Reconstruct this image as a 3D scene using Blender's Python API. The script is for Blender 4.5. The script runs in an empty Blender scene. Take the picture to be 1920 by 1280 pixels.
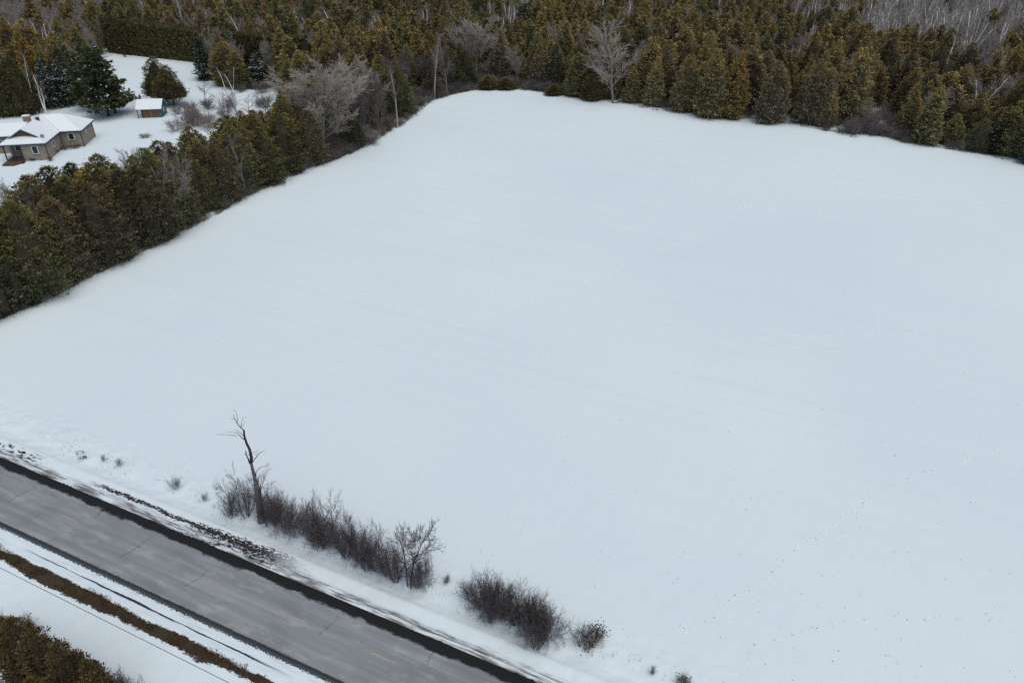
import bpy, math, random
import numpy as np
from mathutils import Vector, Matrix

random.seed(7)
RNG = np.random.default_rng(7)
SC = bpy.context.scene
COL = SC.collection
R = math.radians

# ------------------------------------------------------------------ camera
CAM_H, PITCH, FPX = 48.0, R(32.0), 1330.0          # drone height, downward pitch, focal length in photo pixels (1920 wide)
cam_data = bpy.data.cameras.new('camera')
cam = bpy.data.objects.new('camera', cam_data)
COL.objects.link(cam)
cam.location = (0, 0, CAM_H)
cam.rotation_euler = (math.pi / 2 - PITCH, 0, 0)
cam_data.sensor_width = 36.0
cam_data.lens = 36.0 * FPX / 1920.0
cam_data.clip_start = 0.5
cam_data.clip_end = 6000
SC.camera = cam

# ------------------------------------------------------------------ sky and light
W = bpy.data.worlds.new("World")
SC.world = W
W.use_nodes = True
nt = W.node_tree
nt.nodes.clear()
sky = nt.nodes.new('ShaderNodeTexSky')
sky.sky_type = 'NISHITA'
sky.sun_disc = False
sky.sun_elevation = R(66)
sky.sun_rotation = R(140)
sky.air_density = 1.0
sky.dust_density = 3.0
sky.ozone_density = 1.0
bg = nt.nodes.new('ShaderNodeBackground')
bg.inputs['Strength'].default_value = 0.094
out = nt.nodes.new('ShaderNodeOutputWorld')
nt.links.new(sky.outputs[0], bg.inputs['Color'])
nt.links.new(bg.outputs[0], out.inputs['Surface'])
sun_d = bpy.data.lights.new('sun', 'SUN')
sun_d.energy = 1.45
sun_d.angle = R(80)
sun_d.color = (1.0, 0.985, 0.90)
sun = bpy.data.objects.new('sun', sun_d)
COL.objects.link(sun)
# nishita: rotation measured clockwise from +Y; the lamp shines from the same direction
_az, _el = sky.sun_rotation, sky.sun_elevation
_dir = Vector((math.sin(_az) * math.cos(_el), math.cos(_az) * math.cos(_el), math.sin(_el)))
sun.rotation_euler = _dir.to_track_quat('Z', 'Y').to_euler()
SC.view_settings.view_transform = 'Standard'
SC.view_settings.look = 'None'
SC.view_settings.gamma = 1.0
SC.view_settings.use_curve_mapping = False
SC.view_settings.exposure = 0.0
SC.cycles.max_bounces = 6
SC.cycles.diffuse_bounces = 3
SC.cycles.use_denoising = False

# ------------------------------------------------------------------ where things stand (photo survey -> metres on the ground)
_sp, _cp = math.sin(PITCH), math.cos(PITCH)


def G(px, py, z=0.0):
    u, v = (px - 960) / FPX, (640 - py) / FPX
    t = (CAM_H - z) / (_sp - v * _cp)
    return (u * t, (_cp + v * _sp) * t)


def proj(x, y, z):
    d = y * _cp - (z - CAM_H) * _sp
    return 960 + FPX * x / d, 640 - FPX * (y * _sp + (z - CAM_H) * _cp) / d


def height_of(x, y, py):
    """Height of a thing standing at x, y whose top is seen at photo row py."""
    k = (640 - py) / FPX
    # (y sp + w cp) = k (y cp - w sp), w = z - CAM_H
    w = y * (k * _cp - _sp) / (_cp + k * _sp)
    return w + CAM_H


RC0 = np.array(G(11, 920))
_rd = np.array(G(717, 1232)) - RC0
RANG = math.atan2(_rd[1], _rd[0])
RS = np.array([math.cos(RANG), math.sin(RANG)])
RN = np.array([-RS[1], RS[0]])


def road_sn(x, y):
    dx, dy = x - RC0[0], y - RC0[1]
    return dx * RS[0] + dy * RS[1], dx * RN[0] + dy * RN[1]


def road_xy(s, n):
    p = RC0 + RS * s + RN * n
    return float(p[0]), float(p[1])


def vnoise(x, y, seed=0):
    """smooth value noise, numpy"""
    xi, yi = np.floor(x).astype(np.int64), np.floor(y).astype(np.int64)
    xf, yf = x - xi, y - yi
    xf, yf = xf * xf * (3 - 2 * xf), yf * yf * (3 - 2 * yf)

    def h(a, b):
        n = (a * 374761393 + b * 668265263 + seed * 974711) & 0x7fffffff
        n = ((n ^ (n >> 13)) * 1274126177) & 0x7fffffff
        return ((n ^ (n >> 16)) & 0xffff) / 65535.0
    return (h(xi, yi) * (1 - xf) + h(xi + 1, yi) * xf) * (1 - yf) + (h(xi, yi + 1) * (1 - xf) + h(xi + 1, yi + 1) * xf) * yf


_PN = [-400, -60, -14, -9, -6.4, -5.9, -4.9, -4.5, -4.1, -3.6, -3.1, -2.75, 2.9, 3.3, 4.1, 4.55, 4.85, 5.3, 6.0, 6.8, 8.2, 10, 14, 60, 900]
_PZ = [-.5, -.5, -.5, -.5, -.42, -.38, -.02, .02, -.05, .02, .0, -.14, -.14, .04, .02, .12, .20, .02, -.12, .02, .12, .08, .0, 0, 0]


def ground_sn(s, n):
    z = np.interp(n, _PN, _PZ)
    amp = np.interp(n, [-12, -5, -2.8, -2.75, 2.9, 3.0, 4.5, 5.0, 6.2, 8.5, 11, 1000], [.05, .05, .03, 0, 0, .05, .07, .05, .13, .07, .02, .02])
    z = z + (vnoise(s * 1.7, n * 1.9, 1) - .5) * amp * 1.2 + (vnoise(s * .6, n * .7, 2) - .5) * amp * 1.2
    far = np.clip((n - 9) / 30, 0, 1)
    z = z + far * ((vnoise(s / 34, n / 26, 3) - .5) * .55 + (vnoise(s / 9, n / 60, 4) - .5) * .06)
    return z


def gz(x, y):
    s, n = road_sn(x, y)
    return float(ground_sn(np.array([s]), np.array([n]))[0])


EDGE_PX = [(-260, 735), (-120, 665), (0, 600), (80, 566), (170, 520), (240, 485), (320, 446), (400, 405), (455, 375), (520, 345), (600, 312), (655, 290), (700, 268), (760, 230),
           (810, 190), (850, 178), (900, 168), (970, 168), (1020, 174), (1080, 183), (1150, 190), (1230, 208), (1285, 216), (1340, 218), (1390, 222), (1450, 230), (1540, 245),
           (1600, 254), (1655, 256), (1690, 268), (1770, 280), (1840, 290), (1920, 310), (2080, 345), (2300, 395)]
EDGE = np.array([G(*p) for p in EDGE_PX])
FIELD = np.vstack([EDGE, [[400, 60], [400, -200], [-200, -200], [-200, EDGE[0][1]]]])
YARD_PX = [(-400, 235), (0, 214), (95, 205), (150, 192), (178, 150), (198, 102), (212, 99), (300, 108), (400, 122), (410, 150), (470, 160), (520, 165), (545, 178), (540, 215), (520, 260), (380, 330), (200, 430), (0, 520), (-400, 640)]
YARD = np.array([G(*p) for p in YARD_PX])


def inside(poly, x, y):
    c = False
    n = len(poly)
    j = n - 1
    for i in range(n):
        xi, yi, xj, yj = poly[i][0], poly[i][1], poly[j][0], poly[j][1]
        if (yi > y) != (yj > y) and x < (xj - xi) * (y - yi) / (yj - yi) + xi:
            c = not c
        j = i
    return c


def edge_dist(x, y):
    a, b = EDGE[:-1], EDGE[1:]
    d = b - a
    t = np.clip(((x - a[:, 0]) * d[:, 0] + (y - a[:, 1]) * d[:, 1]) / (d ** 2).sum(1), 0, 1)
    q = a + d * t[:, None]
    dd = np.hypot(q[:, 0] - x, q[:, 1] - y)
    i = int(dd.argmin())
    return float(dd[i]), i + float(t[i])


# ------------------------------------------------------------------ material helpers
class NT:
    def __init__(self, name):
        self.m = bpy.data.materials.new(name)
        self.m.use_nodes = True
        self.t = self.m.node_tree
        self.b = self.t.nodes['Principled BSDF']
        self.b.inputs['Specular IOR Level'].default_value = 0.25

    def n(self, typ, **kw):
        nd = self.t.nodes.new(typ)
        for k, v in kw.items():
            setattr(nd, k, v)
        return nd

    def l(self, a, b):
        self.t.links.new(a, b)

    def noise(self, vec, scale, detail=4, rough=.55):
        nd = self.n('ShaderNodeTexNoise')
        nd.inputs['Scale'].default_value = scale
        nd.inputs['Detail'].default_value = detail
        nd.inputs['Roughness'].default_value = rough
        if vec is not None:
            self.l(vec, nd.inputs['Vector'])
        return nd.outputs['Fac']

    def mapping(self, vec, scale=(1, 1, 1), loc=(0, 0, 0)):
        nd = self.n('ShaderNodeMapping')
        nd.inputs['Scale'].default_value = scale
        nd.inputs['Location'].default_value = loc
        self.l(vec, nd.inputs['Vector'])
        return nd.outputs[0]

    def math(self, op, a, b=None, c=None, clamp=False):
        nd = self.n('ShaderNodeMath', operation=op, use_clamp=clamp)
        for i, v in enumerate((a, b, c)):
            if v is None:
                continue
            if isinstance(v, (int, float)):
                nd.inputs[i].default_value = v
            else:
                self.l(v, nd.inputs[i])
        return nd.outputs[0]

    def ramp(self, fac, stops):
        nd = self.n('ShaderNodeValToRGB')
        e = nd.color_ramp.elements
        e[0].position, e[0].color = stops[0][0], (*stops[0][1], 1)
        e[1].position, e[1].color = stops[1][0], (*stops[1][1], 1)
        for p, c in stops[2:]:
            x = e.new(p)
            x.color = (*c, 1)
        self.l(fac, nd.inputs[0])
        return nd.outputs[0]

    def sstep(self, v, lo, hi):
        nd = self.n('ShaderNodeMapRange', interpolation_type='SMOOTHSTEP')
        self.l(v, nd.inputs[0])
        nd.inputs[1].default_value, nd.inputs[2].default_value = lo, hi
        return nd.outputs[0]

    def mix(self, fac, a, b, blend='MIX'):
        nd = self.n('ShaderNodeMix', data_type='RGBA', blend_type=blend)
        for s, v in ((0, fac), (6, a), (7, b)):
            if isinstance(v, (int, float)):
                nd.inputs[s].default_value = v
            elif isinstance(v, tuple):
                nd.inputs[s].default_value = (*v, 1)
            else:
                self.l(v, nd.inputs[s])
        return nd.outputs[2]

    def bump(self, h, dist=.05, strength=.5):
        nd = self.n('ShaderNodeBump')
        nd.inputs['Distance'].default_value = dist
        nd.inputs['Strength'].default_value = strength
        self.l(h, nd.inputs['Height'])
        self.l(nd.outputs[0], self.b.inputs['Normal'])

    def obj(self):
        return self.n('ShaderNodeTexCoord').outputs['Object']


def simple(name, col, rough=.8, var=.25, scale=6, stretch=(1, 1, 1)):
    M = NT(name)
    f = M.noise(M.mapping(M.obj(), stretch), scale)
    lo = tuple(c * (1 - var) for c in col)
    hi = tuple(c * (1 + var) for c in col)
    M.l(M.ramp(f, [(.3, lo), (.7, hi)]), M.b.inputs['Base Color'])
    M.b.inputs['Roughness'].default_value = rough
    M.bump(f, .02, .4)
    return M.m


SNOW = (.80, .83, .87)


def snow_material(name='snow'):
    M = NT(name)
    v = M.obj()
    f = M.noise(v, .05, 3)
    g_ = M.noise(M.mapping(v, (.25, 3, 1)), 1.0, 4)
    c = M.ramp(f, [(.3, (.75, .81, .86)), (.7, (.80, .86, .885))])
    c = M.mix(M.math('MULTIPLY', M.sstep(g_, .45, .8), .10), c, (.70, .74, .79))
    M.l(c, M.b.inputs['Base Color'])
    M.b.inputs['Roughness'].default_value = .75
    M.bump(M.noise(v, 3.0, 5), .04, .35)
    return M.m


def terrain_material():
    """snow sheet in road coordinates: local x runs along the road, local y is the distance from the centre line"""
    M = NT('snow_ground')
    v = M.obj()
    sep = M.n('ShaderNodeSeparateXYZ')
    M.l(v, sep.inputs[0])
    s, n = sep.outputs[0], sep.outputs[1]
    snow = M.ramp(M.noise(v, .018, 3), [(.3, (.685, .775, .825)), (.7, (.745, .843, .87))])
    furrow = M.noise(M.mapping(v, (.012, .55, 1)), 1.0, 5, .6)
    farm = M.sstep(n, 12, 40)
    snow = M.mix(M.math('MULTIPLY', M.math('MULTIPLY', M.sstep(furrow, .40, .75), farm), .24), snow, (.62, .70, .745))
    warp = M.math('MULTIPLY', M.math('SUBTRACT', M.noise(M.mapping(v, (.5, .8, 1)), 1.0, 5, .65), .5), 1.1)
    nw = M.math('ADD', n, warp)
    streak = M.noise(M.mapping(v, (.35, 4.5, 1)), 1.0, 6, .65)
    fine = M.noise(M.mapping(v, (1.2, 4.0, 1)), 2.2, 6, .7)
    broad = M.noise(M.mapping(v, (.12, .3, 1), (3, 1, 0)), 1.0, 3)

    def band(x, lo, hi, soft):
        return M.math('MULTIPLY', M.sstep(x, lo - soft, lo + soft), M.math('SUBTRACT', 1.0, M.sstep(x, hi - soft, hi + soft)))
    # thin dirty snow beside the asphalt, both sides
    d1 = M.math('MULTIPLY', band(nw, 2.4, 3.75, .25), M.sstep(streak, .38, .60))
    d2 = M.math('MULTIPLY', band(nw, -4.6, -2.6, .3), M.sstep(streak, .46, .74))
    col = M.mix(M.math('MULTIPLY', d1, .95, clamp=True), snow, (.13, .125, .12))
    col = M.mix(M.math('MULTIPLY', d2, .34, clamp=True), col, (.24, .23, .225))
    # bare gravel that the plough turned up at the crest of the field-side shoulder
    along = M.math('MULTIPLY', M.sstep(s, 5.5, 9), M.math('SUBTRACT', 1.0, M.sstep(s, 27, 33)))
    wid = M.math('ADD', M.math('MULTIPLY', M.sstep(s, 16, 27), .42), .17)
    dist = M.math('ABSOLUTE', M.math('SUBTRACT', M.math('ADD', n, M.math('MULTIPLY', warp, .6)), 4.18))
    g1 = M.math('MULTIPLY', along, M.math('LESS_THAN', dist, M.math('MULTIPLY', M.math('ADD', wid, .04), M.math('MULTIPLY', M.sstep(fine, .36, .55), 1.0))))
    g1b = M.math('MULTIPLY', M.math('MULTIPLY', band(n, 3.1, 4.3, .1), M.math('MULTIPLY', M.sstep(s, 8, 24), M.math('SUBTRACT', 1.0, M.sstep(s, 28, 34)))), M.math('GREATER_THAN', M.noise(M.mapping(v, (1.0, 3.2, 1), (9, 4, 0)), 1.1, 6, .72), M.math('SUBTRACT', .60, M.math('MULTIPLY', M.sstep(s, 14, 26), .06))))
    g0 = M.math('MULTIPLY', M.math('MULTIPLY', band(n, 3.6, 4.7, .15), M.math('SUBTRACT', 1.0, M.sstep(s, -2.5, 1.0))), M.math('GREATER_THAN', M.noise(M.mapping(v, (.7, 2.4, 1), (2, 7, 0)), 1.3, 6, .7), .535))
    soil = M.mix(M.noise(v, 9, 5), (.012, .010, .012), (.055, .045, .042))
    col = M.mix(M.math('MAXIMUM', g1, M.math('MAXIMUM', g1b, g0)), col, soil)
    cl = M.noise(M.mapping(v, (5.0, 7.0, 1), (1, 1, 0)), 1.0, 4, .7)
    ed = M.math('GREATER_THAN', M.math('ADD', n, M.math('MULTIPLY', M.math('SUBTRACT', cl, .5), .9)), -3.30)
    ed = M.math('MULTIPLY', ed, M.math('LESS_THAN', n, -2.4))
    col = M.mix(M.math('MULTIPLY', ed, .93), col, (.02, .021, .026))
    ed2 = M.math('MULTIPLY', M.math('LESS_THAN', n, 3.4), M.math('GREATER_THAN', n, 2.4))
    ed2 = M.math('MULTIPLY', ed2, M.math('LESS_THAN', M.math('ADD', n, M.math('MULTIPLY', warp, 1.0)), 2.93))
    col = M.mix(ed2, col, (.018, .018, .019))
    # the thin dark rut and the turf bank on the near side
    rut = M.math('MULTIPLY', M.math('LESS_THAN', M.math('ABSOLUTE', M.math('ADD', M.math('ADD', n, M.math('MULTIPLY', warp, .22)), 4.02)), M.math('MULTIPLY', M.sstep(broad, .30, .62), .10)),
                 M.math('MULTIPLY', M.sstep(s, 7, 13), M.math('SUBTRACT', 1.0, M.sstep(s, 33, 38))))
    col = M.mix(rut, col, (.03, .035, .06))
    lowf = M.noise(M.mapping(v, (.16, .1, 1), (4, 0, 0)), 1.0, 3)
    tw = M.math('MULTIPLY', M.math('SUBTRACT', lowf, .22), 1.45)
    tdist = M.math('ABSOLUTE', M.math('ADD', M.math('ADD', n, 5.2), M.math('ADD', M.math('MULTIPLY', warp, .42), M.math('MULTIPLY', M.math('SUBTRACT', fine, .5), .75))))
    turf = M.math('LESS_THAN', tdist, tw)
    col = M.mix(turf, col, M.mix(M.noise(v, 6, 5), (.028, .022, .015), (.075, .055, .035)))
    # bits of weed and twig showing through on the rough strip beneath the bushes
    spk = M.math('MULTIPLY', band(nw, 5.4, 8.4, .6), M.math('GREATER_THAN', M.noise(v, 5.5, 6, .7), .715))
    col = M.mix(M.math('MULTIPLY', spk, .6), col, (.17, .17, .18))
    M.l(col, M.b.inputs['Base Color'])
    M.b.inputs['Roughness'].default_value = .8
    M.bump(M.math('ADD', M.noise(v, 2.2, 6, .6), M.math('MULTIPLY', furrow, 1.3)), .05, .45)
    return M.m


def asphalt_material():
    M = NT('asphalt')
    v = M.obj()
    sep = M.n('ShaderNodeSeparateXYZ')
    M.l(v, sep.inputs[0])
    n = sep.outputs[1]
    st = M.noise(M.mapping(v, (.05, 1.5, 1)), 1.0, 6, .6)
    bl = M.noise(M.mapping(v, (.25, .5, 1)), 1.0, 4)
    gr = M.noise(v, 30, 3)
    c = M.ramp(st, [(.28, (.205, .223, .235)), (.5, (.260, .281, .294)), (.72, (.345, .370, .384))])
    c = M.mix(M.math('MULTIPLY', M.sstep(bl, .45, .68), .32), c, (.14, .15, .157))
    sl = M.noise(M.mapping(v, (.22, .7, 1), (5, 5, 0)), 1.3, 6, .68)
    c = M.mix(M.math('MULTIPLY', M.sstep(sl, .50, .74), .55), c, (.46, .485, .49))
    c = M.mix(M.math('MULTIPLY', gr, .14), c, (.15, .155, .165))
    warp = M.math('MULTIPLY', M.math('SUBTRACT', M.noise(M.mapping(v, (.55, 1.3, 1)), 1.0, 7, .68), .5), 1.25)
    warp = M.math('ADD', warp, M.math('MULTIPLY', M.math('SUBTRACT', M.noise(M.mapping(v, (.08, .05, 1)), 1.0, 2), .5), .5))
    nw = M.math('ADD', n, warp)
    wet = M.sstep(nw, 1.86, 2.14)                     # wet black edge on the field side
    c = M.mix(M.math('MULTIPLY', wet, .98), c, M.mix(gr, (.008, .009, .010), (.022, .023, .024)))
    # crumbled dark edge and tyre-cleat marks on the near side
    cleat = M.noise(M.mapping(v, (5.0, 7.0, 1)), 1.0, 4, .7)
    nn = M.math('ADD', n, M.math('MULTIPLY', M.math('SUBTRACT', cleat, .5), .35))
    wet2 = M.math('SUBTRACT', 1.0, M.sstep(nn, -2.84, -2.74))
    c = M.mix(M.math('MULTIPLY', wet2, .9), c, (.018, .019, .022))
    M.l(c, M.b.inputs['Base Color'])
    M.b.inputs['Roughness'].default_value = .85
    M.b.inputs['Specular IOR Level'].default_value = .12
    M.bump(gr, .01, .4)
    return M.m


def foliage_material(name, far=False):
    M = NT(name)
    if far:
        tint = M.n('ShaderNodeAttribute', attribute_type='INSTANCER', attribute_name='tint').outputs['Color']
    else:
        tint = M.n('ShaderNodeObjectInfo').outputs['Color']
    lr = M.n('ShaderNodeAttribute', attribute_type='GEOMETRY', attribute_name='leaf').outputs['Fac']
    v = M.obj()
    nz = M.noise(v, .55, 4)
    bright = M.math('ADD', .50, M.math('MULTIPLY', M.math('POWER', lr, 1.6), 2.0))
    c = M.mix(1.0, tint, tint)
    sc = M.n('ShaderNodeVectorMath', operation='SCALE')
    M.l(c, sc.inputs[0])
    M.l(bright, sc.inputs['Scale'])
    ex = M.n('ShaderNodeAttribute', attribute_type='GEOMETRY', attribute_name='lit_bronze_top').outputs['Fac']
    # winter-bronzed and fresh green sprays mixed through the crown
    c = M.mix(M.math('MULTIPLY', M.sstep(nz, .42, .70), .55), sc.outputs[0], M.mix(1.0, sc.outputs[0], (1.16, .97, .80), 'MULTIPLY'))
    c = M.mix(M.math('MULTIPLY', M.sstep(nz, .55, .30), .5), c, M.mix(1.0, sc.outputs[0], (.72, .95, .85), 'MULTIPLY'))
    c = M.mix(M.math('MULTIPLY', ex, .8), c, M.mix(1.0, c, (1.34, 1.20, .90), 'MULTIPLY'))  # bronzed tops also painted paler, as if lit from above
    M.l(c, M.b.inputs['Base Color'])
    M.b.inputs['Roughness'].default_value = .85
    M.b.inputs['Specular IOR Level'].default_value = .1
    return M.m


def twig_material(name, far=False):
    M = NT(name)
    if far:
        tint = M.n('ShaderNodeAttribute', attribute_type='INSTANCER', attribute_name='tint').outputs['Color']
    else:
        tint = M.n('ShaderNodeObjectInfo').outputs['Color']
    f = M.noise(M.mapping(M.obj(), (1, 1, .4)), 3.0, 4)
    c = M.mix(1.0, tint, M.ramp(f, [(.3, (.7, .7, .72)), (.7, (1.25, 1.22, 1.2))]), 'MULTIPLY')
    M.l(c, M.b.inputs['Base Color'])
    M.b.inputs['Roughness'].default_value = .85
    M.b.inputs['Specular IOR Level'].default_value = .15
    return M.m


M_SNOW = snow_material()
M_TERRAIN = terrain_material()
M_ASPHALT = asphalt_material()
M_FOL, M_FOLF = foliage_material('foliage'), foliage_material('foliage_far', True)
M_TWIG, M_TWIGF = twig_material('bark'), twig_material('bark_far', True)
M_INNER = simple('inner_foliage_shade', (.042, .036, .024), .9, .4, 2)  # solid core of crowns and hedges, interior shade put into its colour
M_CLUMP = simple('branch_snow', (.62, .68, .74), .8, .15, 3)
M_CRACK = simple('tar_crack', (.05, .054, .06), .6, .3, 8)
M_WALL = simple('stone_render', (.265, .235, .195), .85, .22, 1.3)
M_TRIM = simple('dark_fascia', (.035, .033, .065), .5, .2, 3)
M_WHITE = simple('white_frame', (.70, .74, .70), .5, .05, 3)
M_GLASS = NT('window_glass')
M_GLASS.b.inputs['Base Color'].default_value = (.02, .03, .035, 1)
M_GLASS.b.inputs['Roughness'].default_value = .08
M_GLASS = M_GLASS.m
M_WOOD = simple('brown_boards', (.15, .085, .035), .8, .35, 2, (6, 6, .6))
M_WOODG = simple('deck_wood', (.09, .06, .045), .8, .3, 2, (3, 3, 1))
M_BRICK = simple('chimney_stone', (.24, .17, .13), .85, .3, 4)
M_METAL = simple('grey_metal', (.25, .26, .32), .45, .1, 3)
M_BLACK = simple('black_paint', (.012, .012, .016), .6, .2, 3)
M_TEAL = simple('teal_paint', (.035, .14, .16), .7, .35, 3)
M_SIGN = simple('sign_board_white', (.78, .80, .82), .5, .04, 3)


def plank_material():
    M = NT('weathered_plank')
    tint = M.n('ShaderNodeObjectInfo').outputs['Color']
    f = M.noise(M.mapping(M.obj(), (8, 8, .7)), 2.0, 5)
    M.l(M.mix(1.0, tint, M.ramp(f, [(.3, (.6, .6, .6)), (.7, (1.35, 1.3, 1.25))]), 'MULTIPLY'), M.b.inputs['Base Color'])
    M.b.inputs['Roughness'].default_value = .85
    return M.m


M_PLANK = plank_material()


def yellow_material():
    M = NT('worn_yellow_paint')
    v = M.obj()
    f = M.noise(M.mapping(v, (1.5, 4, 1)), 2.5, 6, .7)
    M.l(M.mix(M.math('MULTIPLY', M.sstep(f, .38, .60), .9), (.27, .285, .29), (.44, .385, .22)), M.b.inputs['Base Color'])
    M.b.inputs['Roughness'].default_value = .8
    return M.m


M_YELLOW = yellow_material()


def forest_floor_material():
    M = NT('forest_floor')
    v = M.obj()
    f = M.noise(v, .55, 6, .7)
    M.l(M.mix(M.sstep(f, .38, .54), (.10, .085, .07), (.64, .72, .77)), M.b.inputs['Base Color'])
    M.b.inputs['Roughness'].default_value = .9
    M.bump(f, .2, .5)
    return M.m


M_FLOOR = forest_floor_material()
M_GRASSB = simple('dead_grass', (.15, .118, .085), .9, .4, 1.2)
M_WEED = simple('weed_stalks', (.11, .095, .085), .9, .4, 1.2)
M_GRASSD = simple('turf_grass', (.075, .055, .030), .9, .45, 1.2)


# ------------------------------------------------------------------ mesh helpers
def mesh_np(name, verts, faces, mats, smooth=False, mat_idx=None):
    """verts (N,3), faces: list of (array (M,k)) all-tri or all-quad arrays"""
    me = bpy.data.meshes.new(name)
    verts = np.asarray(verts, dtype=np.float32)
    me.vertices.add(len(verts))
    me.vertices.foreach_set('co', verts.ravel())
    ks = [f.shape[1] for f in faces]
    loops = np.concatenate([np.asarray(f, dtype=np.int32).ravel() for f in faces])
    tot = np.concatenate([np.full(len(f), k, dtype=np.int32) for f, k in zip(faces, ks)])
    start = np.concatenate([[0], np.cumsum(tot)[:-1]]).astype(np.int32)
    me.loops.add(len(loops))
    me.loops.foreach_set('vertex_index', loops)
    me.polygons.add(len(tot))
    me.polygons.foreach_set('loop_start', start)
    me.polygons.foreach_set('loop_total', tot)
    for m in mats:
        me.materials.append(m)
    if mat_idx is not None:
        me.polygons.foreach_set('material_index', np.asarray(mat_idx, dtype=np.int32))
    me.polygons.foreach_set('use_smooth', np.full(len(tot), bool(smooth)))
    me.update(calc_edges=True)
    me.validate()
    return me


def face_attr(me, name, vals):
    a = me.attributes.new(name, 'FLOAT', 'FACE')
    a.data.foreach_set('value', np.asarray(vals, dtype=np.float32))


def tubes(segs, sides=3):
    """segs rows: p0(3) p1(3) r0 r1 -> verts, quads"""
    S = np.asarray(segs, dtype=np.float64)
    p0, p1, r0, r1 = S[:, 0:3], S[:, 3:6], S[:, 6], S[:, 7]
    d = p1 - p0
    L = np.linalg.norm(d, axis=1, keepdims=True) + 1e-9
    d = d / L
    ref = np.where(np.abs(d[:, 2:3]) > .9, np.array([[1., 0, 0]]), np.array([[0., 0, 1]]))
    a = np.cross(d, ref)
    a /= np.linalg.norm(a, axis=1, keepdims=True) + 1e-9
    b = np.cross(d, a)
    N = len(S)
    ang = np.arange(sides) * 2 * math.pi / sides
    ring = a[:, None, :] * np.cos(ang)[None, :, None] + b[:, None, :] * np.sin(ang)[None, :, None]
    v0 = p0[:, None, :] + ring * r0[:, None, None]
    v1 = p1[:, None, :] + ring * r1[:, None, None]
    V = np.concatenate([v0, v1], axis=1).reshape(-1, 3)
    base = (np.arange(N) * 2 * sides)[:, None]
    k = np.arange(sides)
    k2 = (k + 1) % sides
    F = np.stack([base + k, base + k2, base + k2 + sides, base + k + sides], axis=2).reshape(-1, 4)
    return V, F


def tube_mesh(name, segs, mat, sides=3, smooth=True):
    V, F = tubes(segs, sides)
    return mesh_np(name, V, [F], [mat], smooth)


def add(name, me, parent=None, loc=None, rz=0.0, scale=None, color=None):
    o = bpy.data.objects.new(name, me)
    COL.objects.link(o)
    if parent is not None:
        o.parent = parent
    if loc is not None:
        o.location = loc
    if rz:
        o.rotation_euler = (0, 0, rz)
    if scale is not None:
        o.scale = scale if hasattr(scale, '__len__') else (scale,) * 3
    if color is not None:
        o.color = (*color, 1)
    return o


def tag(o, label=None, cat=None, group=None, kind=None):
    if label:
        o['label'] = label
    if cat:
        o['category'] = cat
    if group:
        o['group'] = group
    if kind:
        o['kind'] = kind
    return o


class MB:
    """small polygon collector"""
    def __init__(self):
        self.v, self.f, self.mi = [], [], []

    def poly(self, pts, mi=0):
        b = len(self.v)
        self.v += [tuple(p) for p in pts]
        self.f.append(list(range(b, b + len(pts))))
        self.mi.append(mi)

    def prism(self, pts, z0, z1, mi=0, dz=None):
        """pts: list of (x,y) or (x,y,z); extruded vertically"""
        n = len(pts)
        b = len(self.v)
        lo = [(p[0], p[1], (p[2] if len(p) > 2 else 0) + z0) for p in pts]
        hi = [(p[0], p[1], (p[2] if len(p) > 2 else 0) + z1) for p in pts]
        self.v += lo + hi
        self.f.append([b + i for i in reversed(range(n))])
        self.f.append([b + n + i for i in range(n)])
        self.mi += [mi, mi]
        for i in range(n):
            j = (i + 1) % n
            self.f.append([b + i, b + j, b + n + j, b + n + i])
            self.mi.append(mi)

    def box(self, c, s, mi=0):
        x, y, z = c
        a, b_, d = s[0] / 2, s[1] / 2, s[2] / 2
        self.prism([(x - a, y - b_), (x + a, y - b_), (x + a, y + b_), (x - a, y + b_)], z - d, z + d, mi)

    def mesh(self, name, mats, bevel=0):
        me = bpy.data.meshes.new(name)
        me.from_pydata(self.v, [], self.f)
        for m in (mats if isinstance(mats, (list, tuple)) else [mats]):
            me.materials.append(m)
        me.polygons.foreach_set('material_index', self.mi)
        me.update()
        return me


# ------------------------------------------------------------------ ground
def axis(fine, lo, hi, grow=1.12, mx=22.0):
    """coordinates: list fine (a,b,step) then growing steps out to lo and hi"""
    xs = []
    for a, b, st in fine:
        xs += list(np.arange(a, b, st))
    xs.append(fine[-1][1])
    st = fine[0][2]
    x = xs[0]
    left = []
    while x > lo:
        st = min(st * grow, mx)
        x -= st
        left.append(x)
    st = fine[-1][2]
    x = xs[-1]
    right = []
    while x < hi:
        st = min(st * grow, mx)
        x += st
        right.append(x)
    return np.array(left[::-1] + xs + right)


sx = axis([(-14, 78, .3)], -900, 1500, 1.08, 30)
nx = axis([(-16, -6.5, .5), (-6.5, -2.6, .13), (-2.6, 2.9, .9), (2.9, 9.6, .16), (9.6, 14, .4)], -600, 1700, 1.06, 30)
SS, NN = np.meshgrid(sx, nx, indexing='ij')
ZZ = ground_sn(SS, NN)
V = np.stack([SS, NN, ZZ], axis=2).reshape(-1, 3)
I = np.arange(len(sx) * len(nx)).reshape(len(sx), len(nx))
F = np.stack([I[:-1, :-1], I[1:, :-1], I[1:, 1:], I[:-1, 1:]], axis=2).reshape(-1, 4)
g_me = mesh_np('snow_ground', V, [F], [M_TERRAIN], True)
ground = add('snow_ground', g_me, None, (RC0[0], RC0[1], 0), RANG)
tag(ground, 'snow covered field, yard and verges', kind='structure')

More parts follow.
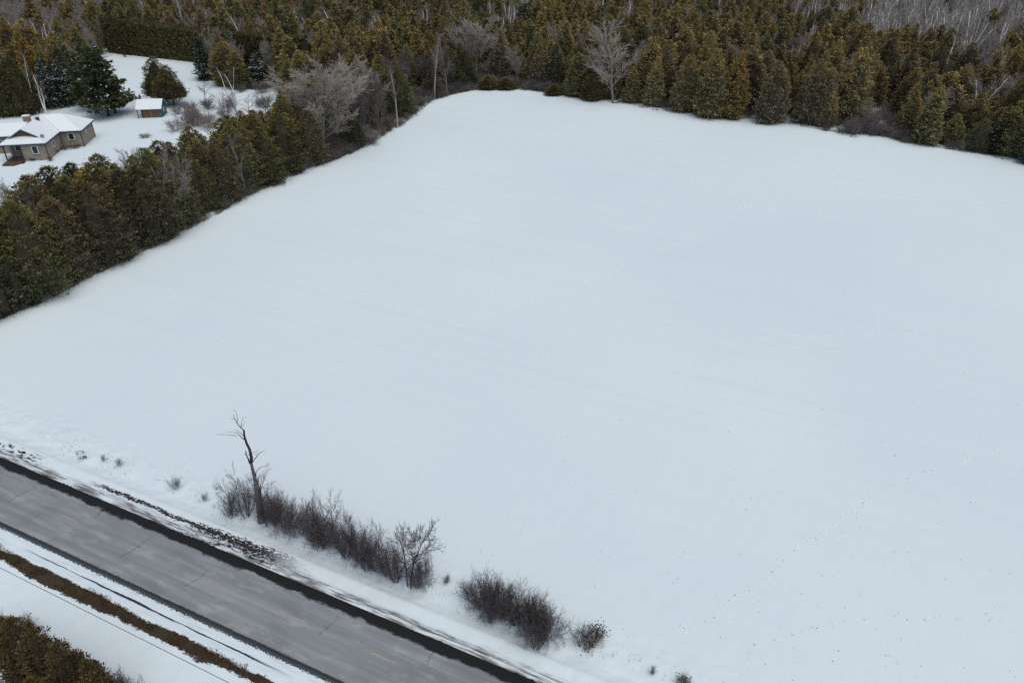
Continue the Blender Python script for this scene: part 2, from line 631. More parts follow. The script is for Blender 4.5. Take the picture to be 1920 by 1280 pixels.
# road sheet, slightly crowned, in the same frame
rs = np.arange(-160, 260, 1.5)
rn = np.array([-3.15, -2.9, -2.2, -1, 0, 1, 2.2, 2.9, 3.1])
rz_ = np.array([-.16, .012, .03, .05, .06, .05, .03, .008, -.16])
A, B = np.meshgrid(rs, rn, indexing='ij')
V = np.stack([A, B, np.broadcast_to(rz_, A.shape)], axis=2).reshape(-1, 3)
I = np.arange(A.size).reshape(A.shape)
F = np.stack([I[:-1, :-1], I[1:, :-1], I[1:, 1:], I[:-1, 1:]], axis=2).reshape(-1, 4)
road = add('road', mesh_np('road', V, [F], [M_ASPHALT], True), None, (RC0[0], RC0[1], 0), RANG)
tag(road, 'grey salted asphalt road with wet black edges', kind='structure')


def strip_sheet(name, pts, width, z, mat, parent, wob=0.0, taper=False):
    """thin sheet following pts (local s, n) over the road crown"""
    pts = np.array(pts, float)
    d = np.gradient(pts, axis=0)
    d /= np.linalg.norm(d, axis=1, keepdims=True)
    nn = np.stack([-d[:, 1], d[:, 0]], axis=1)
    w = np.full(len(pts), width) * (1 + wob * (RNG.random(len(pts)) - .5) * 2)
    if taper:
        w = w * np.interp(np.arange(len(pts)), [0, 2, len(pts) - 3, len(pts) - 1], [.3, 1, 1, .3])
    a, b = pts + nn * w[:, None] / 2, pts - nn * w[:, None] / 2
    V = []
    for p in (a, b):
        V.append(np.stack([p[:, 0], p[:, 1], np.interp(p[:, 1], rn, rz_) + z], axis=1))
    V = np.concatenate(V)
    k = np.arange(len(pts) - 1)
    m = len(pts)
    F = np.stack([k, k + 1, k + 1 + m, k + m], axis=1)
    F = F[:, ::-1]
    return add(name, mesh_np(name, V, [F], [mat]), parent)


for s0 in (-17.6, -8.8, 0, 8.6, 17.9, 25.7, 34.0, 42.4, 51.0, 59.6, 68.0):
    strip_sheet('lane_marking', [(s0 + t * 3.0 - 1.5, .03 * math.sin(s0)) for t in np.linspace(0, 1, 8)], .13, .005, M_YELLOW, road, .25, True)
for (s1, n1, s2, n2) in ((10.55, 2.3, 10.75, .95), (17.5, 1.65, 16.7, -1.45), (24.7, .65, 24.1, -1.4), (37.3, 1.9, 37.05, -.4), (45.6, 2.0, 45.9, .8), (12.4, 2.3, 12.5, 1.6), (2.0, 1.5, 1.7, -1.2), (54.0, 1.9, 54.3, -.9)):
    t = np.linspace(0, 1, 14)[:, None]
    p = np.array([[s1, n1]]) * (1 - t) + np.array([[s2, n2]]) * t
    p[:, 0] += (RNG.random(14) - .5) * .12 + .10 * np.sin(np.linspace(0, 5, 14) + s1)
    strip_sheet('tar_crack', p, .032, .009, M_CRACK, road, .8, True)

# forest floor sheet: litter and snow under the trees, just above the snow ground
def sheet_poly(name, cells, mat, z, label):
    V, F = [], []
    idx = {}
    for (i, j), c in cells.items():
        q = []
        for di, dj in ((0, 0), (1, 0), (1, 1), (0, 1)):
            k = (i + di, j + dj)
            if k not in idx:
                idx[k] = len(V)
                x, y = k[0] * c, k[1] * c
                V.append((x, y, gz(x, y) + z))
            q.append(idx[k])
        F.append(q)
    me = mesh_np(name, np.array(V), [np.array(F)], [mat], True)
    o = add(name, me)
    tag(o, label, kind='structure')
    return o


cells = {}
cs = 4.0
for i in range(-110, 110):
    for j in range(15, 135):
        x, y = (i + .5) * cs, (j + .5) * cs
        px, py = proj(x, y, 0)
        if px < -700 or px > 2600:
            continue
        if inside(FIELD, x, y) or inside(YARD, x, y) or road_sn(x, y)[1] < 16:
            continue
        if edge_dist(x, y)[0] < 3.2 or any(abs(px - c[0]) < c[1] and abs(py - c[2]) < c[3] for c in ((1795, 54, 184, 16), (1818, 24, 150, 26))):
            continue
        cells[(i, j)] = cs
sheet_poly('forest_floor', cells, M_FLOOR, .06, 'mottled snow and leaf litter under the woods')


# ------------------------------------------------------------------ tree builders
def kites(P, D, Wv, L, Wd):
    """leaf sprays: base P, long axis D, width axis Wv"""
    L, Wd = L[:, None], Wd[:, None]
    a = P
    b = P + D * L * .45 + Wv * Wd * .5
    c = P + D * L
    d = P + D * L * .45 - Wv * Wd * .5
    V = np.stack([a, b, c, d], axis=1).reshape(-1, 3)
    i = (np.arange(len(P)) * 4)[:, None]
    F = np.concatenate([i, i + 1, i + 2, i + 3], axis=1)
    return V, F


def unit(a):
    return a / (np.linalg.norm(a, axis=1, keepdims=True) + 1e-9)


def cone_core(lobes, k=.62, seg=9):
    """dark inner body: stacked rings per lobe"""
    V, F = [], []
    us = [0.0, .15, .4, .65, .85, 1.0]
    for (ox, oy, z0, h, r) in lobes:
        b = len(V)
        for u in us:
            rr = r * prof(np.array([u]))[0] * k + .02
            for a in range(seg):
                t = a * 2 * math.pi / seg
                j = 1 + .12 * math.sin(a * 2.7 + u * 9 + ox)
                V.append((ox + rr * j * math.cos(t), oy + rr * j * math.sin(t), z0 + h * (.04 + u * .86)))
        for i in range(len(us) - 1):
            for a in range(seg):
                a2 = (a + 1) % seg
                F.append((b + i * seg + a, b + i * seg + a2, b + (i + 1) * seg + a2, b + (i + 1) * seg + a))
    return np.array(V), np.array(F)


PEXP = [1.75]


def prof(u):
    return np.minimum(1, (u + .14) * 2.9) ** .6 * np.clip(1 - u ** PEXP[0], 0, 1) ** .74


def cedar_mesh(name, seed, h=13., r=2.6, nk=4200, size=.62, snow=.012, blunt=False, mats=None):
    g = np.random.default_rng(seed)
    lobes = [(0, 0, 0, h, r * .92)]
    if seed % 3 == 1:
        lobes.append((r * .35, r * .1, 0, h * .88, r * .7))
    nl = g.integers(5, 9)
    for i in range(nl):
        a = i * 2 * math.pi / nl + g.random() * .8
        d = r * (.38 + .3 * g.random())
        lobes.append((d * math.cos(a), d * math.sin(a), g.random() * h * .12, h * (.32 + .46 * g.random()), r * (.36 + .2 * g.random())))
    w = np.array([l[3] * l[4] for l in lobes])
    w[0] *= 1.3
    w /= w.sum()
    li = g.choice(len(lobes), nk, p=w)
    Lb = np.array(lobes)[li]
    u = g.random(nk) ** 1.05
    th = g.random(nk) * 2 * math.pi
    nzz = vnoise(th * 1.6 + Lb[:, 0] * 9 + 40, u * 9 + Lb[:, 1] * 7 + 40, seed) - .5
    rj = Lb[:, 4] * prof(u) * (.74 + .34 * g.random(nk)) * (1 + .55 * nzz)
    P = np.stack([Lb[:, 0] + rj * np.cos(th), Lb[:, 1] + rj * np.sin(th), Lb[:, 2] + u * Lb[:, 3] * (.98)], axis=1)
    outw = np.stack([np.cos(th), np.sin(th), np.zeros(nk)], axis=1)
    # three quarters of the sprays gather in tufts (branch ends), the rest fill between
    ncl = max(60, nk // 26)
    ci = g.choice(nk, ncl, replace=False)
    cb = g.random(ncl)
    push = (.0 + .10 * g.random(ncl) ** 2)
    cen = P[ci] + outw[ci] * (r * push)[:, None]
    own = g.integers(0, ncl, nk)
    isc = g.random(nk) < .62
    sg = (.25 * (.7 + .7 * g.random(ncl)) * (1.05 - .5 * u[ci]))[own]
    Pc = cen[own] + g.normal(0, 1, (nk, 3)) * sg[:, None] * np.array([[1, 1, .75]])
    P = np.where(isc[:, None], Pc, P * np.array([[.93, .93, 1]]))
    P[:, 2] = np.clip(P[:, 2], .1, h * 1.02)
    u = np.where(isc, u[ci][own], u)
    outw = np.where(isc[:, None], outw[ci][own], outw)
    clb = np.where(isc, cb[own], g.random(nk) * .5)
    D = unit(outw * (.55 + .4 * g.random((nk, 1))) + np.array([[0, 0, 1.]]) * (.15 + .95 * g.random((nk, 1))) + g.normal(0, .35, (nk, 3)))
    Wv = unit(np.cross(D, outw + g.normal(0, .5, (nk, 3))))
    L = size * (.6 + .8 * g.random(nk)) * (1 - .3 * u)
    V, F = kites(P - D * L[:, None] * .3, D, Wv, L, L * (.38 + .3 * g.random(nk)))
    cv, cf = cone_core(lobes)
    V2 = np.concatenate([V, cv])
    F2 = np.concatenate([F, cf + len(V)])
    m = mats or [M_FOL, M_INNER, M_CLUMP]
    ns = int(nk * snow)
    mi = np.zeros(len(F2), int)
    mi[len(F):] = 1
    leaf = np.concatenate([.05 + .4 * clb + .55 * g.random(len(F)), np.zeros(len(cf))])
    if ns:
        # snow lumps lodged on the sprays, clustered where noise says
        sel = np.where((vnoise(P[:, 0] * 1.1 + 50, P[:, 2] * .8 + 20 + P[:, 1], seed) > .72) & (P[:, 2] > h * .05) & (P[:, 2] < h * .85))[0]
        sel = sel[g.random(len(sel)) < snow * 6]
        mi[sel] = 2
        f4 = V2[:len(F) * 4].reshape(-1, 4, 3)
        cen = f4[sel].mean(1, keepdims=True)
        q = (f4[sel] - cen) * .62
        q[:, :, 2] *= .45
        f4[sel] = cen + q + outw[sel][:, None, :] * .12
        V2[:len(F) * 4] = f4.reshape(-1, 3)
    me = mesh_np(name, V2, [F2], m, False, mi)
    face_attr(me, 'leaf', leaf)
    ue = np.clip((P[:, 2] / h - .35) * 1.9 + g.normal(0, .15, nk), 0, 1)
    face_attr(me, 'lit_bronze_top', np.concatenate([ue, np.zeros(len(cf))]))  # height mask for bronzing and the painted top light
    return me


def layered_mesh(name, seed, h=18., r=5.5, whorls=15, per=7, base=.12, droop=-.05, up=.18, size=.62, dens=16, snow=.05, gap=.25, tipp=.9):
    """conifer with separate branch layers: trunk bare at the foot, plates of needles, gaps between"""
    g = np.random.default_rng(seed)
    Ps, Ds, Wvs, Ls, snowf = [], [], [], [], []
    segs = []
    for w in range(whorls):
        u = (w + .5 * g.random()) / whorls
        z = h * (base + (1 - base) * u)
        rr = r * (1 - u ** 1.25) ** tipp * (.62 + .55 * g.random())
        if u < .12:
            rr *= .8
        for k in range(per):
            if g.random() < gap:
                continue
            a = (k + g.random()) * 2 * math.pi / per
            L = rr * (.6 + .5 * g.random()) + .3
            d = np.array([math.cos(a), math.sin(a), droop + up * g.random()])
            p0 = np.array([0, 0, z])
            segs.append((*p0, *(p0 + d * L), .05 + .05 * (1 - u), .02))
            n = max(4, int(dens * L / 2.2))
            t = .25 + .8 * g.random(n) ** .8
            side = np.array([-d[1], d[0], 0])
            off = (g.random(n) - .5) * 2 * (.20 * L + .35)
            P = p0 + d * (t * L)[:, None] + side * off[:, None] + np.array([0, 0, 1]) * (g.normal(0, .14, n))[:, None]
            D = unit(d[None, :] * .8 + side[None, :] * off[:, None] * .5 + g.normal(0, .35, (n, 3)) + np.array([[0, 0, .25]]))
            Wv = unit(np.cross(D, np.array([[0, 0, 1.]]) + g.normal(0, .55, (n, 3))))
            Ps.append(P)
            Ds.append(D)
            Wvs.append(Wv)
            Ls.append(size * (.6 + .8 * g.random(n)))
            snowf.append(g.random(n) < snow * (2.2 if g.random() < .4 else .3))
    P, D, Wv, L, sf = map(np.concatenate, (Ps, Ds, Wvs, Ls, snowf))
    V, F = kites(P, D, Wv, L, L * .6)
    f4 = V.reshape(-1, 4, 3)
    c = f4[sf].mean(1, keepdims=True)
    q = (f4[sf] - c) * 1.0
    q[:, :, 2] *= .3
    f4[sf] = c + q + np.array([0, 0, .16])
    V = f4.reshape(-1, 3)
    mi = sf.astype(int)
    me = mesh_np(name, V, [F], [M_FOL, M_CLUMP], False, mi)
    face_attr(me, 'leaf', g.random(len(F)) * .8)
    segs.append((0, 0, -.2, 0, 0, h * .5, h * .018, h * .011))
    segs.append((0, 0, h * .5, 0, 0, h * .97, h * .011, .03))
    tr = tube_mesh(name + '_trunk', segs, M_TWIG, 5)
    return me, tr


def rot_about(v, axis, a):
    axis = axis / (np.linalg.norm(axis) + 1e-9)
    return v * math.cos(a) + np.cross(axis, v) * math.sin(a) + axis * axis.dot(v) * (1 - math.cos(a))


def branch(out, g, p, d, L, r, lv, spec):
    """recursive limb: spec[lv] = (sub segments, children, spread, length ratio, up pull, start)"""
    nseg, nch, spread, ratio, up, start = spec[lv]
    last = lv == len(spec) - 1
    rt = r * (.35 if not last else .5)
    pts = [p]
    dirs = [d]
    for i in range(nseg):
        d = d + g.normal(0, (.07 + .03 * lv) * WOB[0], 3) + np.array([0, 0, up])
        d = d / np.linalg.norm(d)
        p = p + d * (L / nseg)
        pts.append(p)
        dirs.append(d)
    for i in range(nseg):
        ra, rb = r + (rt - r) * i / nseg, r + (rt - r) * (i + 1) / nseg
        out[lv].append((*pts[i], *pts[i + 1], ra, rb))
    if last:
        return
    for c in range(nch):
        t = start + (1 - start) * (c + g.random() * .9) / nch
        t = min(t, .99)
        k = min(int(t * nseg), nseg - 1)
        f = t * nseg - k
        q = pts[k] * (1 - f) + pts[k + 1] * f
        dd = dirs[k + 1]
        ax = np.cross(dd, g.normal(0, 1, 3))
        nd = rot_about(dd, ax, spread * (.65 + .6 * g.random()))
        rr = (r + (rt - r) * t) * (.62 if lv < 2 else .7)
        Lc = L * ratio * (.7 + .6 * g.random()) * (1.15 - .45 * t)
        branch(out, g, q, nd, Lc, max(rr * .8, spec_min[0]), lv + 1, spec)


spec_min = [.012]
WOB = [1.0]


def bare_meshes(name, seed, spec, L, r, lean=(0, 0), stems=1, stem_spread=.15, split=2, rmin=.02, sides=5):
    g = np.random.default_rng(seed)
    spec_min[0] = rmin
    out = [[] for _ in spec]
    for s in range(stems):
        a = g.random() * 6.28
        k = stem_spread * (.4 + .8 * g.random()) if stems > 1 else 0
        d = np.array([lean[0] + k * math.cos(a), lean[1] + k * math.sin(a), 1.])
        d /= np.linalg.norm(d)
        p = np.array([.25 * math.cos(a), .25 * math.sin(a), -.15]) * (1 if stems > 1 else 0) + np.array([0, 0, -.15])
        branch(out, g, p, d, L * (.8 + .3 * g.random() if stems > 1 else 1), r, 0, spec)
    low = [x for o_ in out[:split] for x in o_]
    high = [x for o_ in out[split:] for x in o_]
    return tube_mesh(name + '_trunk', low, M_TWIG, sides), tube_mesh(name + '_crown', high, M_TWIG, 3)


# --- prototypes (mesh data only; objects share them)
CEDARS = [cedar_mesh('cedar_crown_%d' % i, 100 + i, h=13, r=r_, nk=n_, snow=s_, size=.38)
          for i, (r_, n_, s_) in enumerate([(2.6, 12000, .0), (3.0, 13500, .010), (2.2, 10500, .0), (3.4, 15000, .004), (2.6, 12000, .05), (2.9, 12000, .0), (3.2, 14000, .03), (2.0, 9000, .0), (2.8, 11000, .0), (3.3, 13000, .008)])]
CEDAR_R = [2.6, 3.0, 2.2, 3.4, 2.6, 2.9, 3.2, 2.0, 2.8, 3.3]
PEXP[0] = 2.6
ROUND0 = len(CEDARS)
for _i, (_r, _s) in enumerate(((3.0, 0.0), (3.3, .006), (2.8, .0), (3.5, .012))):
    CEDARS.append(cedar_mesh('round_cedar_crown_%d' % _i, 500 + _i * 3, h=13, r=_r, nk=18000, snow=_s, size=.30))
    CEDAR_R.append(_r)
PEXP[0] = 1.75
CTRUNK = tube_mesh('cedar_trunk', [(0, 0, -.2, .05, 0, 4, .2, .15), (.05, 0, 4, 0, 0, 11, .15, .03)], M_TWIG, 6)

S_FAN = [(4, 24, .76, .86, .01, .24), (6, 13, .40, .32, .008, .2), (4, 7, .42, .5, .01, .15), (2, 6, .45, .5, .01, .1), (1, 0, 0, 0, .0, 0)]
FANS = [bare_meshes('fan_%d' % i, 40 + i, S_FAN, L, .25, rmin=.020) for i, L in enumerate((8.5, 8.0, 8.8))]
S_OVAL = [(9, 38, .80, .33, .0, .20), (5, 11, .5, .42, .03, .15), (3, 8, .5, .45, .02, .12), (2, 0, 0, 0, .01, 0)]
OVALS = [bare_meshes('oval_%d' % i, 60 + i, S_OVAL, L, .22, rmin=.020) for i, L in enumerate((17, 16))]
S_BIRCH = [(7, 13, .6, .22, .02, .40), (4, 6, .6, .45, .05, .2), (2, 4, .6, .5, .02, .15), (1, 0, 0, 0, 0, 0)]
BIRCHES = [bare_meshes('birch_%d' % i, 80 + i, S_BIRCH, 14, .30, lean=(.015 * (i - 2), .01), stems=st, stem_spread=.10, split=1, rmin=.020)
           for i, st in enumerate((1, 2, 1, 3, 1, 2))]
S_SMALL = [(6, 12, .7, .42, .02, .2), (3, 7, .6, .45, .04, .2), (2, 4, .6, .5, .02, .15), (1, 0, 0, 0, 0, 0)]
SMALLS = [bare_meshes('small_%d' % i, 90 + i, S_SMALL, 7, .10, stems=st, stem_spread=.25, rmin=.016) for i, st in enumerate((1, 2, 3, 1))]
WOB[0] = 2.2
S_SHRUB = [(4, 9, .5, .5, .0, .15), (3, 5, .6, .5, .02, .15), (2, 3, .6, .5, .0, .1), (1, 0, 0, 0, 0, 0)]
SHRUBS = [bare_meshes('shrub_%d' % i, 120 + i, S_SHRUB, 3.0, .024, stems=st, stem_spread=sp, split=1, rmin=.009, sides=4) for i, (st, sp) in enumerate(((19, .8), (22, .9), (15, .65), (19, .6)))]
S_SHOOT = [(4, 7, .36, .5, .02, .2), (3, 6, .45, .5, .02, .15), (1, 0, 0, 0, 0, 0)]
SHOOTS = [bare_meshes('shoot_%d' % i, 140 + i, S_SHOOT, 3.2, .022, stems=st, stem_spread=sp, split=1, rmin=.010, sides=4) for i, (st, sp) in enumerate(((46, .65), (40, .8), (32, .55)))]

WOB[0] = 1.0
OLIVE = (.150, .143, .072)
BRONZE = (.188, .160, .086)
DARK = (.088, .096, .060)
BROWN = (.152, .130, .090)
GREEN = (.130, .140, .070)
TINTS = [('olive', OLIVE), ('rusty brown', BRONZE), ('dark green', DARK), ('dull brown', BROWN), ('mossy green', GREEN)]
BARK = (.205, .185, .162)
BARKL = (.30, .285, .27)
BIRCHC = (.80, .78, .74)
TWIGB = (.22, .17, .15)
DKBARK = (.07, .062, .062)

GROUPS = {
    'cedar': 'cedars of the woods and hedgerow',
    'bare': 'leafless trees of the woods and hedgerow',
    'birch': 'pale leafless birches of the woods',
}


def place_cedar(x, y, h, r, tint, label, group=GROUPS['cedar'], var=None, rz=None, cat='tree', z=None):
    i = var if var is not None else random.randrange(ROUND0)
    e = bpy.data.objects.new('cedar_tree', None)
    COL.objects.link(e)
    e.empty_display_size = .5
    e.location = (x, y, gz(x, y) if z is None else z)
    e.rotation_euler = (0, 0, random.random() * 6.28 if rz is None else rz)
    sc = r / CEDAR_R[i]
    tag(e, label, cat, group)
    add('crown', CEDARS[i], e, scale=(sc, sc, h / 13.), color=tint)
    add('trunk', CTRUNK, e, scale=(sc, sc, h / 13.), color=(.10, .085, .07))
    return e


def place_bare(x, y, kind, label, group, hscale=1.0, rscale=None, col=BARK, tcol=None, var=None, rz=None, name='bare_tree', cat='tree'):
    src = {'fan': FANS, 'oval': OVALS, 'birch': BIRCHES, 'small': SMALLS, 'shrub': SHRUBS, 'shoot': SHOOTS}[kind]
    i = var if var is not None else random.randrange(len(src))
    tr, cr = src[i % len(src)]
    e = bpy.data.objects.new(name, None)
    COL.objects.link(e)
    e.empty_display_size = .5
    e.location = (x, y, gz(x, y))
    e.rotation_euler = (0, 0, random.random() * 6.28 if rz is None else rz)
    rs_ = rscale if rscale is not None else hscale
    tag(e, label, cat, group)
    add('trunk' if kind not in ('shrub', 'shoot') else 'stems', tr, e, scale=(rs_, rs_, hscale), color=col)
    add('crown', cr, e, scale=(rs_, rs_, hscale), color=tcol or col)
    return e


HGT = {}


def mesh_top(ms):
    k = ms[1].name
    if k not in HGT:
        co = np.empty(len(ms[1].vertices) * 3, dtype=np.float32)
        ms[1].vertices.foreach_get('co', co)
        co = co.reshape(-1, 3)
        HGT[k] = (float(co[:, 2].max()), float(np.percentile(np.hypot(co[:, 0], co[:, 1]), 96)))
    return HGT[k]


def bare_at(px, py, topy, kind, label, group=None, width_px=None, var=0, **kw):
    x, y = G(px, py)
    H_ = height_of(x, y, topy)
    src = {'fan': FANS, 'oval': OVALS, 'birch': BIRCHES, 'small': SMALLS, 'shrub': SHRUBS, 'shoot': SHOOTS}[kind]
    t, rr = mesh_top(src[var % len(src)])
    hs = H_ / t
    rs_ = None
    if width_px:
        d = y * _cp + (CAM_H - H_ / 2) * _sp
        rs_ = width_px / 2 * d / FPX / rr
    return place_bare(x, y, kind, label, group, hs, rs_, var=var, **kw)


def cedar_at(px, py, topy, wpx, tint, label, group=GROUPS['cedar'], var=None, **kw):
    x, y = G(px, py)
    H_ = height_of(x, y, topy)
    d = y * _cp + (CAM_H - H_ / 2) * _sp
    return place_cedar(x, y, H_, wpx / 2 * d / FPX, tint, label, group, var=var, **kw)


TAKEN = []      # (x, y, r) already standing


def took(e, r):
    TAKEN.append((e.location.x, e.location.y, r))
    return e


# ------------------------------------------------------------------ hand-placed trees of the yard, hedgerow and wood edge
took(bare_at(607, 288, 88, 'fan', 'huge grey leafless tree with a fan of twigs at the bend of the hedgerow', GROUPS['bare'], 170, var=0, col=(.26, .24, .22), tcol=(.41, .375, .33)), 7)
took(bare_at(694, 228, 116, 'fan', 'grey leafless tree right of the huge fan-shaped one in the hedgerow', GROUPS['bare'], 86, var=1, col=BARK, tcol=(.33, .305, .285)), 4)
took(bare_at(892, 152, 22, 'fan', 'round grey leafless tree at the far corner of the field', GROUPS['bare'], 98, var=2, col=BARK, tcol=(.40, .37, .34)), 5)
took(bare_at(1149, 193, 28, 'oval', 'lone tan leafless tree with an oval crown on the far field edge', GROUPS['bare'], 138, var=0, col=(.22, .2, .18), tcol=(.42, .37, .33)), 5)
took(bare_at(815, 186, 58, 'birch', 'slender leafless tree with pale trunk left of the round grey tree', GROUPS['birch'], 46, var=0, col=(.4, .36, .31), tcol=BARKL), 3)
took(bare_at(838, 182, 84, 'small', 'thin leafless tree between the pale trunk and the round grey tree', GROUPS['bare'], 50, var=0, col=BARK, tcol=BARK), 3)
took(bare_at(745, 240, 118, 'birch', 'thin pale trunk in front of the bronze-topped cedars beyond the hedgerow', GROUPS['birch'], 34, var=2, col=(.34, .3, .26), tcol=BARK), 2)
took(bare_at(1524, 216, 96, 'small', 'pale grey leafless tree rising from the cedars at upper right', GROUPS['bare'], 56, var=1, col=BARKL, tcol=BARKL), 3)
took(bare_at(1700, 205, 104, 'small', 'dense grey leafless tree behind the brushy gap at upper right', GROUPS['bare'], 44, var=2, col=BARKL, tcol=BARKL), 3)
took(bare_at(1625, 246, 190, 'small', 'dark leafless tree in the brushy gap of the field edge', GROUPS['bare'], 60, var=3, col=BARK, tcol=BARK), 3)
took(bare_at(335, 430, 268, 'fan', 'pale leafless tree in the middle of the left hedgerow', GROUPS['bare'], 92, var=1, col=BARKL, tcol=(.27, .25, .23)), 3.5)
took(bare_at(85, 520, 345, 'fan', 'grey leafless tree in the lower left hedgerow', GROUPS['bare'], 86, var=2, col=BARK, tcol=BARK), 3.5)
took(bare_at(462, 370, 248, 'small', 'thin leafless tree in the hedgerow before the olive-topped cedar', GROUPS['bare'], 56, var=0, col=BARKL, tcol=BARK), 3)
took(bare_at(497, 350, 276, 'birch', 'slim white trunk near the dark end of the hedgerow', GROUPS['birch'], 16, var=4, col=(.36, .33, .3), tcol=BARK), 1)
took(bare_at(40, 435, 322, 'small', 'small leafless tree in the snow below the house', 'leafless saplings of the yard', 70, var=2, col=BARK, tcol=BARK), 3)
took(bare_at(118, 416, 330, 'small', 'small leafless tree at the lower side of the snowy yard', 'leafless saplings of the yard', 50, var=1, col=BARK, tcol=BARK), 3)
# yard
bare_at(88, 213, 132, 'birch', 'white twin-stem birch standing right behind the house', GROUPS['birch'], 40, var=1, col=BIRCHC, tcol=BARKL, rz=1.0)
bare_at(70, 213, 92, 'birch', 'tall thin white birch stem left behind the house', GROUPS['birch'], 30, var=0, col=BIRCHC, tcol=BARKL)
took(bare_at(120, 140, 32, 'birch', 'white birch clump above the orange-topped cedar at upper left', GROUPS['birch'], 50, var=3, col=BIRCHC, tcol=BARKL), 2)
took(bare_at(104, 142, 36, 'birch', 'white birch leaning left beside the birch clump at upper left', GROUPS['birch'], 44, var=5, col=BIRCHC, tcol=BARKL), 2)
took(bare_at(131, 140, 68, 'birch', 'short forked birch between the birch clump and the big pine', GROUPS['birch'], 20, var=1, col=BIRCHC, tcol=BARK), 2)
bare_at(388, 196, 148, 'small', 'small bare tree alone in the snow right of the shed cedars', 'leafless saplings of the yard', 40, var=0, col=DKBARK, tcol=(.13, .11, .11))
bare_at(423, 170, 124, 'birch', 'left one of the white birches in front of the round bronze cedar', GROUPS['birch'], 26, var=0, col=BIRCHC, tcol=BARK)
bare_at(438, 171, 120, 'birch', 'right one of the white birches in front of the round bronze cedar', GROUPS['birch'], 28, var=1, col=BIRCHC, tcol=BARK)
for k, (px, py, ty, w_) in enumerate([(418, 205, 165, 34), (446, 214, 160, 44), (470, 224, 176, 44), (500, 218, 168, 40), (530, 215, 170, 36)]):
    bare_at(px, py, ty, 'small', ['grey sapling left of the brush beyond the shed', 'grey multi-stem sapling in the brush beyond the shed', 'twiggy sapling behind the olive-topped cedar',
            'thin sapling on the snow left of the huge fan-shaped tree', 'thin sapling touching the huge fan-shaped tree'][k], 'leafless saplings of the yard', w_, var=k + 1, col=BARK, tcol=(.24, .21, .2))
for k, (px, py, ty, w_) in enumerate([(345, 240, 204, 50), (368, 236, 196, 46), (330, 246, 216, 40), (392, 240, 212, 44)]):
    bare_at(px, py, ty, 'shrub', ['grey-brown shrub at the yard side of the hedgerow, right of the shed', 'taller grey-brown shrub right behind the hedgerow by the shed', 'low shrub just below the shed', 'shrub of pinkish twigs right of the shed'][k],
            'bare shrubs of the yard', w_, var=k, col=TWIGB, tcol=(.27, .23, .22), name='bare_shrub', cat='shrub')
for k, (px, py, ty, w_) in enumerate([(273, 259, 248, 26), (152, 266, 252, 20), (95, 303, 292, 16), (62, 302, 296, 14), (236, 108, 90, 10)]):
    bare_at(px, py, ty, 'shrub', ['small tuft of twigs alone in the yard snow', 'dark shrub against the right corner of the house', 'small shrub at the near corner of the house', 'low shrub under the front window of the house',
            'thin sapling on the open snow near the clipped hedge'][k], 'bare shrubs of the yard', w_, var=k, col=(.07, .05, .05), tcol=(.09, .06, .055), name='bare_shrub', cat='shrub')

# big white pine and other yard conifers
PINE, PINE_T = layered_mesh('pine', 5, h=18, r=6.6, whorls=17, per=9, base=.10, droop=-.05, up=.22, size=.85, dens=22, snow=.014, gap=.26, tipp=.7)
PINE2, PINE2_T = layered_mesh('pine_b', 6, h=15, r=5.2, whorls=14, per=8, base=.14, droop=-.06, up=.2, size=.8, dens=19, snow=.03, gap=.28, tipp=.7)
SPR, SPR_T = layered_mesh('spruce', 8, h=12, r=3.0, whorls=20, per=9, base=.06, droop=-.25, up=.12, size=.55, dens=16, snow=.26, gap=.08, tipp=1.0)
SPRD, SPRD_T = layered_mesh('spruce_b', 9, h=12, r=2.7, whorls=22, per=10, base=.03, droop=-.2, up=.12, size=.55, dens=18, snow=.01, gap=.05, tipp=1.0)


def layered_at(px, py, topy, wpx, ms, h0, r0, tint, name, label, group=None, rz=0.):
    x, y = G(px, py)
    H_ = height_of(x, y, topy)
    d = y * _cp + (CAM_H - H_ / 2) * _sp
    r_ = wpx / 2 * d / FPX / r0
    e = bpy.data.objects.new(name, None)
    COL.objects.link(e)
    e.location = (x, y, gz(x, y))
    e.rotation_euler = (0, 0, rz)
    tag(e, label, 'tree', group)
    add('crown', ms[0], e, scale=(r_, r_, H_ / h0), color=tint)
    add('trunk', ms[1], e, scale=(r_, r_, H_ / h0), color=(.06, .052, .048))
    TAKEN.append((x, y, 4))
    return e


PGREEN = (.075, .09, .045)
layered_at(204, 218, 84, 100, (PINE, PINE_T), 18, 6.6, PGREEN, 'pine_tree', 'big dark green pine between the house and the shed', 'dark conifers of the yard')
layered_at(217, 213, 112, 76, (PINE2, PINE2_T), 15, 5.2, (.085, .09, .042), 'pine_tree', 'smaller second pine merging into the right side of the big pine', 'dark conifers of the yard', 2.)
layered_at(170, 205, 96, 66, (PINE2, PINE2_T), 15, 5.2, PGREEN, 'pine_tree', 'greyish pine behind the left side of the big pine', 'dark conifers of the yard', 4.)
layered_at(129, 197, 112, 42, (SPR, SPR_T), 12, 3.0, (.055, .07, .06), 'spruce_tree', 'snow-dusted spruce behind the house chimney and birches', 'dark conifers of the yard', 1.)
layered_at(101, 202, 110, 40, (SPR, SPR_T), 12, 3.0, (.055, .07, .06), 'spruce_tree', 'dark spruce left of the snow-dusted one behind the house', 'dark conifers of the yard', 2.4)
layered_at(488, 165, 100, 42, (SPR, SPR_T), 12, 3.0, (.05, .06, .05), 'spruce_tree', 'snow-laden spruce right of the round bronze cedar', 'dark conifers of the yard', .4)
layered_at(387, 150, 70, 40, (SPRD, SPRD_T), 12, 2.7, (.05, .07, .055), 'spruce_tree', 'bluish dark spruce at the right end of the clipped hedge', 'dark conifers of the yard', .9)
